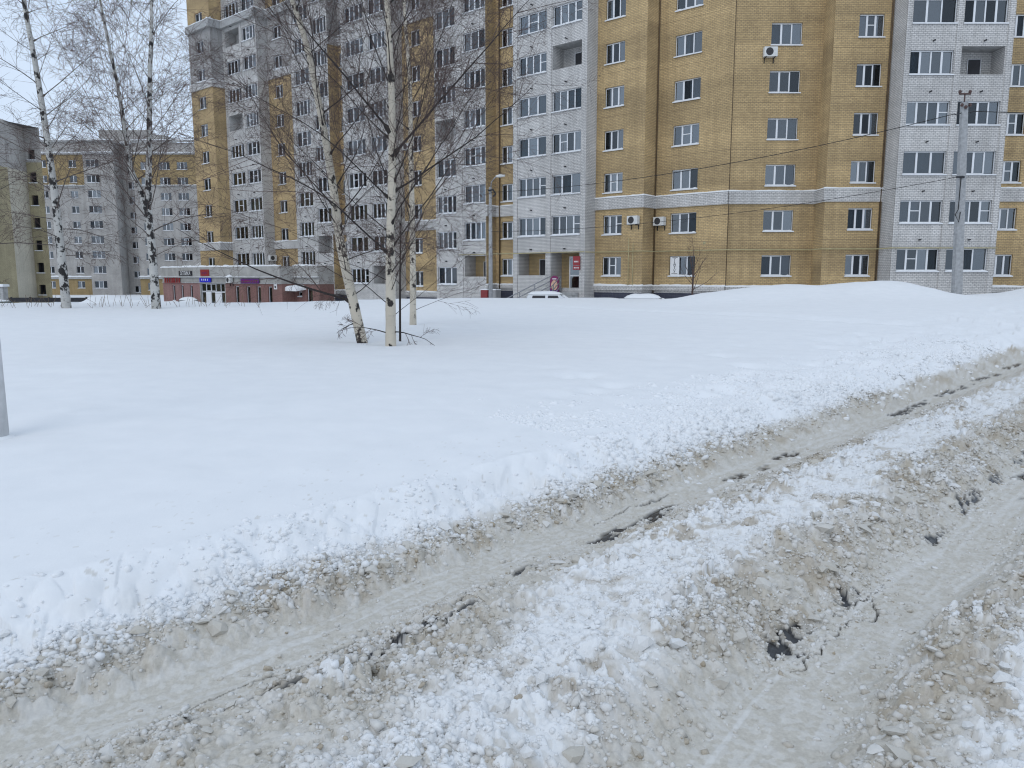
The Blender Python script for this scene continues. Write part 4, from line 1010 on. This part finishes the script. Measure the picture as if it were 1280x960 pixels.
# ------------------------------------------------------------------ cars
def car(loc, rotz, paint, label, snow_h=.16, L=4.3, H=1.65, W=1.78):
    t = thing('parked_car', loc, label, 'car', 'cars parked in the snowy yard', rotz, world=False)
    k = L / 4.3; hw = W / 2
    def loft(st, mat, name, closed=True, smooth=False):
        b = MB()
        for i in range(len(st) - 1):
            A, B = st[i], st[i + 1]; n = len(A)
            for j in range(n): j2 = (j + 1) % n; b.quad(A[j], B[j], B[j2], A[j2])
        b.poly(st[0]); b.poly(st[-1][::-1]); return b.build(name, mat, t, smooth)
    def sec(x, z0, z1, w0, w1): return [(x * k, -w0, z0), (x * k, w0, z0), (x * k, w0 * 1.02, (z0 + z1) / 2), (x * k, w1, z1), (x * k, -w1, z1), (x * k, -w0 * 1.02, (z0 + z1) / 2)]
    loft([sec(-2.12, .45, .8, hw * .8, hw * .78), sec(-2.0, .3, .98, hw * .95, hw * .9), sec(-1.4, .25, 1.02, hw, hw * .95), sec(.7, .25, 1.0, hw, hw * .95), sec(1.7, .28, .9, hw * .97, hw * .88), sec(2.1, .35, .75, hw * .85, hw * .75)], paint, 'body')
    z0 = 1.0; zt_ = H
    loft([sec(-1.98, z0, z0 + .05, hw * .86, hw * .82), sec(-1.75, z0, zt_ - .06, hw * .9, hw * .74), sec(-1.4, z0, zt_, hw * .92, hw * .74), sec(.1, z0, zt_ - .01, hw * .92, hw * .74), sec(.95, z0, z0 + .05, hw * .9, hw * .86)], paint, 'cabin')
    for sgn in (-1, 1):
        for x0_, x1_ in ((-1.55, -.72), (-.62, .12)):
            b = MB(); y0 = hw * .95 * sgn; y1 = hw * .83 * sgn; zm_ = (z0 + zt_) / 2
            b.quad((x0_ * k, y0, z0 + .08), (x1_ * k, y0, z0 + .08), (x1_ * k, y0, zm_), ((x0_ + .03) * k, y0, zm_))
            b.quad(((x0_ + .03) * k, y0, zm_), (x1_ * k, y0, zm_), ((x1_ - (.1 if x1_ > 0 else 0)) * k, y1, zt_ - .11), ((x0_ + .08) * k, y1, zt_ - .11)); b.build('side_window', 'room', t)
        for x in (-1.32, 1.32):
            b = MB(); b.tube([(x * k, (hw - .2) * sgn, .33), (x * k, (hw + .01) * sgn, .33)], .33, 14); w_ = b.build('wheel', 'tyre', t)
            b = MB(); b.tube([(x * k, (hw + .005) * sgn, .33), (x * k, (hw + .02) * sgn, .33)], .2, 12); b.build('rim', 'grey_metal', w_)
        b = MB(); b.box(1.98 * k, 2.1 * k, .5 * sgn - .16, .5 * sgn + .16, .62, .76); b.build('headlight', 'frame_white', t)
    b = MB(); b.quad((.2 * k, -hw * .72, zt_ - .08), (.92 * k, -hw * .84, z0 + .08), (.92 * k, hw * .84, z0 + .08), (.2 * k, hw * .72, zt_ - .08)); b.build('windscreen', 'room', t)
    # snow blanket
    def blanket(x0_, x1_, z_, w_, h_, name):
        b = MB(); nx_, ny_ = 14, 9; g = []
        for i in range(nx_ + 1):
            row = []
            for j in range(ny_ + 1):
                u, v = i / nx_, j / ny_; e = min(1, 4.2 * min(u, 1 - u)) ** .5 * min(1, 3.6 * min(v, 1 - v)) ** .5
                row.append(((x0_ + (x1_ - x0_) * u) * k, (v - .5) * 2 * w_, z_(u) + h_ * e * (1 + .25 * mnoise.noise(Vector((u * 4, v * 3, loc[0]))))))
            g.append(row)
        for i in range(nx_):
            for j in range(ny_): b.quad(g[i][j], g[i + 1][j], g[i + 1][j + 1], g[i][j + 1])
        b.build(name, 'snow', t, True)
    blanket(-1.8, .3, lambda u: zt_ - .03, hw * .78, snow_h, 'roof_snow')
    blanket(.25, 1.0, lambda u: zt_ - .1 - u * (zt_ - z0 - .12), hw * .8, snow_h * .8, 'windscreen_snow')
    blanket(.85, 2.05, lambda u: .98 - u * .2, hw * .88, snow_h * 1.1, 'bonnet_snow')
    return t
car((2.75, 46.8, -1.12), R(-4), 'car_white', 'white snow covered car parked before the shop steps')
car((8.3, 44.6, -1.30), R(-6), 'car_white', 'car buried in snow with only its roof showing below the tan wall', .24)
car((-26.6, 63.6, -2.02), R(-65), 'car_dark', 'dark snow topped car before the glazed shop entrance', .22)
car((-37.9, 57.2, -1.9), R(100), 'car_green', 'dark green car cut by the left edge of the photo', .12)

# ------------------------------------------------------------------ poles, post, wires
pz = gz(-3.9, 5.7)
ps = thing('concrete_post', (-3.92, 5.7, pz), 'pale concrete post rising from smooth snow at the left edge', 'post')
b = MB(); b.tube([(-3.92, 5.7, pz - .3), (-3.92, 5.7, pz + 1.2), (-3.915, 5.7, 5.2)], [.105, .10, .085], 16); b.build('shaft', 'post_concrete', ps, True)
b = MB(); b.tube([(-3.92, 5.7, pz - .02), (-3.92, 5.7, pz + .012), (-3.92, 5.7, pz + .03)], [.17, .14, .10], 16); b.build('snow_collar', 'snow', ps, True)
upz = gz(18.3, 32)
up = thing('utility_pole', (18.35, 32, upz), 'tall concrete utility pole with insulators before the right white bay', 'pole')
Ptop = Vector((18.08, 32, 8.45)); Pbot = Vector((18.4, 32, upz - .4))
d = (Ptop - Pbot).normalized(); b = MB()
for i, (z, h_) in enumerate(((0, .17), (1, .115))):
    c = Pbot.lerp(Ptop, z)
    b.v += [tuple(c + Vector((sx * h_, sy * h_ * .8, 0))) for sx, sy in ((-1, -1), (1, -1), (1, 1), (-1, 1))]
b.f = [(0, 1, 5, 4), (1, 2, 6, 5), (2, 3, 7, 6), (3, 0, 4, 7), (4, 5, 6, 7)]; b.m = [0] * 5
b.build('shaft', 'pole_concrete', up)
b = MB(); b.tube([Ptop - Vector((0, 0, .1)), Ptop + Vector((0, 0, .35))], .03, 6); b.box(-.22, .22, -.04, .04, .30, .36, 0, Matrix.Translation(Ptop)); b.build('top_bracket', 'insulator', up)
for dx, dz in ((-.2, .42), (.2, .42), (-.16, -.12), (.16, -.12), (0, -.2)):
    b = MB(); c = Ptop + Vector((dx, -.14 if dz < 0 else 0, dz)); b.tube([c - Vector((0, 0, .06)), c, c + Vector((0, 0, .06))], [.05, .07, .035], 8); b.build('insulator', 'insulator', up)
b = MB(); b.tube([Ptop + Vector((-.14, -.1, -.42)), Ptop + Vector((-.3, -.1, -.5)), Ptop + Vector((-.42, -.1, -.46))], .02, 5); b.tube([Ptop + Vector((.14, -.1, -.42)), Ptop + Vector((.3, -.1, -.36)), Ptop + Vector((.5, -.1, -.36))], .02, 5)
b.box(-.16, .16, -.17, -.12, -2.95, -2.88, 0, Matrix.Translation(Ptop)); b.build('wire_bracket', 'dark_metal', up)
b = MB(); b.tube([Ptop + Vector((.02, -.16, -2.9)), Ptop + Vector((.0, -.17, -4.2)), Ptop + Vector((-.1, -.16, -4.4)), Ptop + Vector((.05, -.18, -4.7)), Ptop + Vector((.1, -.16, -4.3))], .02, 5); b.build('cable_loop', 'cable', up)
lpz = gz(-1.26, 46)
lp = thing('street_lamp', (-1.26, 46, lpz), 'grey street lamp pole standing before the white loggia wall', 'street lamp')
b = MB(); b.tube([(-1.27, 46, lpz - .3), (-1.265, 46, 3), (-1.26, 46, 6.7)], [.13, .115, .09], 10); b.build('shaft', 'pole_concrete', lp, True)
b = MB(); b.tube([(-1.26, 46, 6.4), (-1.2, 46, 7.0), (-1.0, 46, 7.25), (-.8, 46, 7.32)], .03, 6); b.build('arm', 'grey_metal', lp, True)
b = MB(); b.tube([(-.95, 46, 7.31), (-.7, 46, 7.36), (-.4, 46, 7.36)], [.05, .1, .05], 8); b.build('lamp_head', 'ac_white', lp, True)
b = MB(); b.tube([(-1.4, 45.85, 6.5), (-1.1, 45.85, 6.55), (-.95, 45.8, 6.3), (-1.1, 45.8, 6.15)], .05, 6); b.build('cable_bracket', 'dark_metal', lp)
def wire(a, c, sag, label, r=.011):
    a = Vector(a); c = Vector(c); m = a.lerp(c, .5); t = thing('overhead_cable', m, label, 'cable', 'cables between the poles'); b = MB(); n = 28
    b.tube([a.lerp(c, i / n) - Vector((0, 0, sag * 4 * (i / n) * (1 - i / n))) for i in range(n + 1)], r, 5); b.build('strand', 'cable', t, True)
wire(Ptop + Vector((-.42, -.1, -.46)), (-1.2, 45.85, 6.4), .55, 'upper cable sagging from the utility pole across the tan wall', .015)
wire(Ptop + Vector((-.05, -.16, -2.9)), (-1.2, 45.85, 4.15), .5, 'lower cable sagging from the utility pole to the lamp pole')
wire(Ptop + Vector((.5, -.1, -.36)), (36, 31, 8.2), .25, 'cable running right from the utility pole out of the photo', .015)
wire((-1.3, 45.85, 6.35), (-40, 66, 5.6), 1.6, 'cable running left from the lamp pole past the birches', .010)

# ------------------------------------------------------------------ trees
def curve(start, d, length, n, rng, wob, trop):
    p = Vector(start); d = Vector(d).normalized(); pts = [p.copy()]; st = length / n
    for i in range(n):
        d = (d + Vector((rng.gauss(0, wob), rng.gauss(0, wob), rng.gauss(0, wob) + trop))).normalized()
        p = p + d * st; pts.append(p.copy())
    return pts
def interp(pts, f):
    x = f * (len(pts) - 1); i = min(int(x), len(pts) - 2); return pts[i].lerp(pts[i + 1], x - i), (pts[i + 1] - pts[i]).normalized()
def side_dir(t, ang, rng):
    o = t.orthogonal().normalized(); o = Matrix.Rotation(rng.uniform(0, 6.283), 3, t) @ o
    return (t * math.cos(ang) + o * math.sin(ang)).normalized()
def birch(name, trunks, label, seed, bark_m, limb_m, twig_m, limbs=26, lmax=3.0, z_lo=.12, twig_r=.0045, twig_trop=-.05, sub=9, sub2=6, sub3=0, extra=(), up_ang=(32, 55), group=None, zcut=99, thin=1.0):
    rng = random.Random(seed); base = Vector(trunks[0][0][0]); t = thing(name, base, label, 'tree', group)
    tw = MB()
    def twigs(par, plen, lev, r):
        n = max(3, sub // 2) if lev == 2 and par[0].z < base.z + 1.6 else sub if lev == 2 else sub2 if lev == 3 else sub3
        for k in range(n):
            f = .16 + .84 * (k + rng.random()) / n; p, td = interp(par, f)
            if p.z > zcut: continue
            L = plen * (.45 if lev == 2 else .55 if lev == 3 else .8) * (1.15 - f * .6) * rng.uniform(.6, 1.3)
            if L < .06: continue
            pts = curve(p, side_dir(td, R(rng.uniform(28, 58)), rng), L, 4 if lev == 2 else 3, rng, .075, twig_trop * (.6 if lev < 3 else 1.3 if lev < 4 else 2.2))
            rr = max(twig_r, r * .5 * (1 - f * .5)); tw.tube(pts, [rr * (1 - .55 * i / (len(pts) - 1)) for i in range(len(pts))], 3, cap=False)
            if (lev == 2 and sub2) or (lev == 3 and sub3): twigs(pts, L, lev + 1, rr)
    def limb(p, d, L, r, wob=.06, trop=.02):
        pts = curve(p, d, L, 9, rng, wob, trop); m = MB()
        c0 = pts[0].copy(); pts2 = [c0, c0.lerp(pts[1], .3), c0.lerp(pts[1], .48)] + pts[1:]
        m.tube(pts2, [r * 3.2, r * 2.3, r * 1.05] + [max(r * (1 - .85 * i / 9), twig_r * 1.25) for i in range(1, 10)], 6, cap=False); m.build('limb', limb_m, t, True)
        twigs(pts, L, 2, r)
    for tr, r0, r1 in trunks:
        tr = [Vector(p) for p in tr]; n = len(tr); dense = []
        for i in range(n - 1):
            p_1, p0_, p1_, p2_ = tr[max(i - 1, 0)], tr[i], tr[i + 1], tr[min(i + 2, n - 1)]
            for k in range(6):
                u = k / 6; dense.append(.5 * (2 * p0_ + (p1_ - p_1) * u + (2 * p_1 - 5 * p0_ + 4 * p1_ - p2_) * u * u + (3 * p0_ - p_1 - 3 * p1_ + p2_) * u ** 3))
        dense.append(tr[-1]); m = MB(); N_ = len(dense) - 1
        rad = [(r0 + (r1 - r0) * i / N_) * (1 + (.35 * math.exp(-i * 1.2) if r0 > .07 else 0)) * (1 + .05 * mnoise.noise(Vector((i * .9, seed, 0)))) for i in range(N_ + 1)]
        m.tube(dense, rad, 12); m.build('trunk', bark_m, t, True)
        for k in range(int(limbs * thin)):
            f = z_lo + (1 - z_lo) * (k + rng.random() * .8) / (limbs * thin); p, td = interp(dense, min(f, .999))
            az = k * 2.39996 + rng.uniform(-.5, .5); an = R(rng.uniform(*up_ang))
            if f < .24: an += R(16)
            d_ = Vector((math.cos(az) * math.sin(an), math.sin(az) * math.sin(an), math.cos(an)))
            L = lmax * (1.05 - .5 * abs(f - .45) - .25 * f) * rng.uniform(.6, 1.2) * (.62 if f < .22 else 1); r = max(.005, (r0 + (r1 - r0) * f) * rng.uniform(.10, .21) * (.6 if f < .22 else 1))
            limb(p, d_, L, r, trop=.02 if f > .3 else -.02)
    for p, d_, L, r, wob, trop in extra: limb(Vector(p), Vector(d_), L, r, wob, trop)
    o = tw.build('twigs', twig_m, t); o['kind'] = 'stuff'
    return t
zA, zB, zC = gz(-2.74, 14.2), gz(-2.14, 13.5), gz(-2.47, 19)
birch('birch_tree', [([(-2.70, 14.2, zA - .3), (-2.94, 14.2, 1.23), (-3.13, 14.2, 2.24), (-3.2, 14.15, 3.09), (-3.36, 14.1, 4.34), (-3.58, 14.1, 5.56), (-3.9, 14.1, 6.7), (-4.15, 14.1, 8.2), (-4.3, 14.1, 9.6)], .10, .022)],
      'leaning cream birch, left one of the near group, with a low dark limb reaching left', 3, 'birch_bark', 'limb_bark', 'twig_bark', 38, 3.7, .12, .0026, -.015, 11, 6, 4,
      extra=[((-2.90, 14.2, 1.12), (-1, -.1, .36), 3.3, .024, .045, .02), ((-2.78, 14.2, .75), (-.55, -.2, .0), .5, .014, .05, -.1), ((-2.92, 14.2, 1.2), (-1, .3, .1), .9, .010, .06, -.03)], group='near birches', zcut=7.6)
birch('birch_tree', [([(-2.14, 13.5, zB - .3), (-2.12, 13.5, 1.2), (-2.1, 13.5, 2.21), (-2.04, 13.5, 3.55), (-2.03, 13.5, 4.85), (-2.07, 13.5, 6.12), (-2.1, 13.5, 7.8), (-2.1, 13.5, 9.8)], .098, .022)],
      'straight cream birch, tallest trunk in the middle of the near group', 8, 'birch_bark', 'limb_bark', 'twig_bark', 44, 4.0, .10, .0026, -.008, 11, 6, 4,
      extra=[((-2.05, 13.5, 3.6), (.8, -.1, .95), 3.67, 0.024, .04, .01), ((-2.05, 13.5, 4.0), (-.8, -.1, .9), 3.44, 0.021, .04, .01), ((-2.08, 13.5, 3.0), (.9, .2, .55), 3.21, 0.018, .05, .02), ((-2.1, 13.5, .62), (.8, -.4, .2), 1.1, .012, .08, -.05), ((-2.12, 13.5, .58), (-.8, -.3, .3), .9, .012, .08, -.05)], group='near birches', zcut=7.4)
birch('birch_tree', [([(-2.45, 19, zC - .3), (-2.42, 19, 2.07), (-2.42, 19, 4.34), (-2.42, 19, 6.18), (-2.52, 19, 8), (-2.5, 19, 10.5)], .085, .02)],
      'slim pale birch standing just behind the straight one', 14, 'birch_bark', 'limb_bark', 'twig_bark', 30, 3.2, .08, .0036, -.02, 9, 6, 2, group='near birches', zcut=9.6)
birch('birch_sapling', [([(-2.06, 14.1, gz(-2.06, 14.1) - .3), (-2.04, 14.1, 1.3), (-2.02, 14.1, 2.0), (-1.98, 14.1, 2.9)], .024, .006)],
      'thin dark barked sapling close behind the straight birch trunk', 19, 'limb_bark', 'limb_bark', 'twig_bark', 10, 1.5, .3, .0034, -.01, 7, 4, group='near birches', zcut=7.4)
z1 = gz(-16.18, 28); z2 = gz(-12.9, 28)
birch('tall_birch_tree', [([(-16.15, 28, z1 - .4), (-16.2, 28, 2.4), (-16.26, 28, 4.54), (-16.38, 28, 6.6), (-16.56, 28, 8.88), (-16.78, 28, 11), (-16.9, 28, 13.5), (-16.9, 28, 15.5)], .165, .03)],
      'leftmost tall white birch with black patches and drooping twigs', 23, 'old_birch_bark', 'pale_limb', 'twig_bark', 38, 4.8, .12, .0048, -.06, 8, 5, 3, up_ang=(46, 74), group='tall birches on the left', zcut=12.8)
birch('tall_birch_tree', [([(-12.9, 28, z2 - .4), (-12.92, 28, 2.2), (-12.95, 28, 4.0), (-12.80, 28, 6.0), (-12.6, 28, 8.5), (-12.38, 28, 11), (-12.3, 28, 14.5)], .165, .03),
      ([(-12.97, 28, 3.7), (-13.2, 28, 4.6), (-13.47, 28, 5.3), (-13.6, 28, 6.4), (-13.72, 28, 7.9), (-14.16, 28, 11), (-14.3, 28, 13.5)], .12, .025)],
      'tall forked white birch with black lower trunk near the shops', 29, 'old_birch_bark', 'pale_limb', 'twig_bark', 30, 5.0, .16, .0048, -.03, 8, 5, 3, up_ang=(28, 56), group='tall birches on the left', zcut=12.8)
birch('tall_birch_tree', [([(-21.2, 30, gz(-21.2, 30) - .4), (-21.4, 30, 3), (-21.6, 30, 7), (-21.9, 30, 11.5), (-22, 30, 15)], .16, .03)],
      'birch mostly beyond the left edge whose drooping twigs reach into view', 37, 'old_birch_bark', 'pale_limb', 'twig_bark', 28, 4.6, .12, .0048, -.09, 8, 5, 3, up_ang=(55, 85), group='tall birches on the left', zcut=12.8)
sp_ = thing('young_tree', (10.7, 46, -1.1), 'bare thin young tree before the lettered window', 'tree')
b = MB(); b.tube([(10.7, 46, -1.3), (10.72, 46, .8), (10.74, 46, 2.0)], [.07, .055, .05], 7); b.build('trunk', 'twig_bark', sp_, True)
tw = MB(); rg = random.Random(5)
for k in range(11):
    z = .6 + k * .16; pts = curve((10.72, 46, z), (rg.uniform(-.8, .8), rg.uniform(-.6, .6), 1.0 if k > 3 else .55), rg.uniform(1.0, 2.2), 6, rg, .08, .05); tw.tube(pts, [.026 * (1 - i / 7.5) for i in range(7)], 4, cap=False)
    for j in range(4):
        p, td = interp(pts, rg.uniform(.3, .95)); q = curve(p, side_dir(td, R(40), rg), rg.uniform(.3, .7), 3, rg, .1, .03); tw.tube(q, [.011, .009, .007, .004], 3, cap=False)
o = tw.build('twigs', 'twig_bark', sp_); o['kind'] = 'stuff'
v0, f0 = ico(); b = MB()
for f_ in f0: b.poly([Vector(v0[i]) * .1 + Vector((11.3, 45.9, 3.5)) for i in f_])
b.build('last_leaf_cluster', 'yellow_paint', sp_)
# dry stalks poking out of the snow
b = MB(); rg = random.Random(77)
for k in range(90):
    cx_ = rg.choice([-19, -17.6, -15.6, -14.2, -12.1, -10.5]) + rg.gauss(0, .5); cy_ = 29.5 + rg.gauss(0, .8); z = gz(cx_, cy_)
    b.tube(curve((cx_, cy_, z - .1), (rg.gauss(0, .25), rg.gauss(0, .25), 1), rg.uniform(.25, .7), 3, rg, .15, 0), .006, 3, cap=False)
o = b.build('dry_grass', 'dry_stem'); o['kind'] = 'stuff'; o['label'] = 'dry grass stalks poking through the snow by the tall birches'; o['category'] = 'grass'
if 0: print('TRIS', {k: v for k, v in sorted(((o.name, sum(len(p.vertices) - 2 for p in o.data.polygons)) for o in bpy.data.objects if o.type == 'MESH'), key=lambda a: -a[1])[:24]})
for o in bpy.data.objects:
    if 'worldbuilt' in o: del o['worldbuilt']
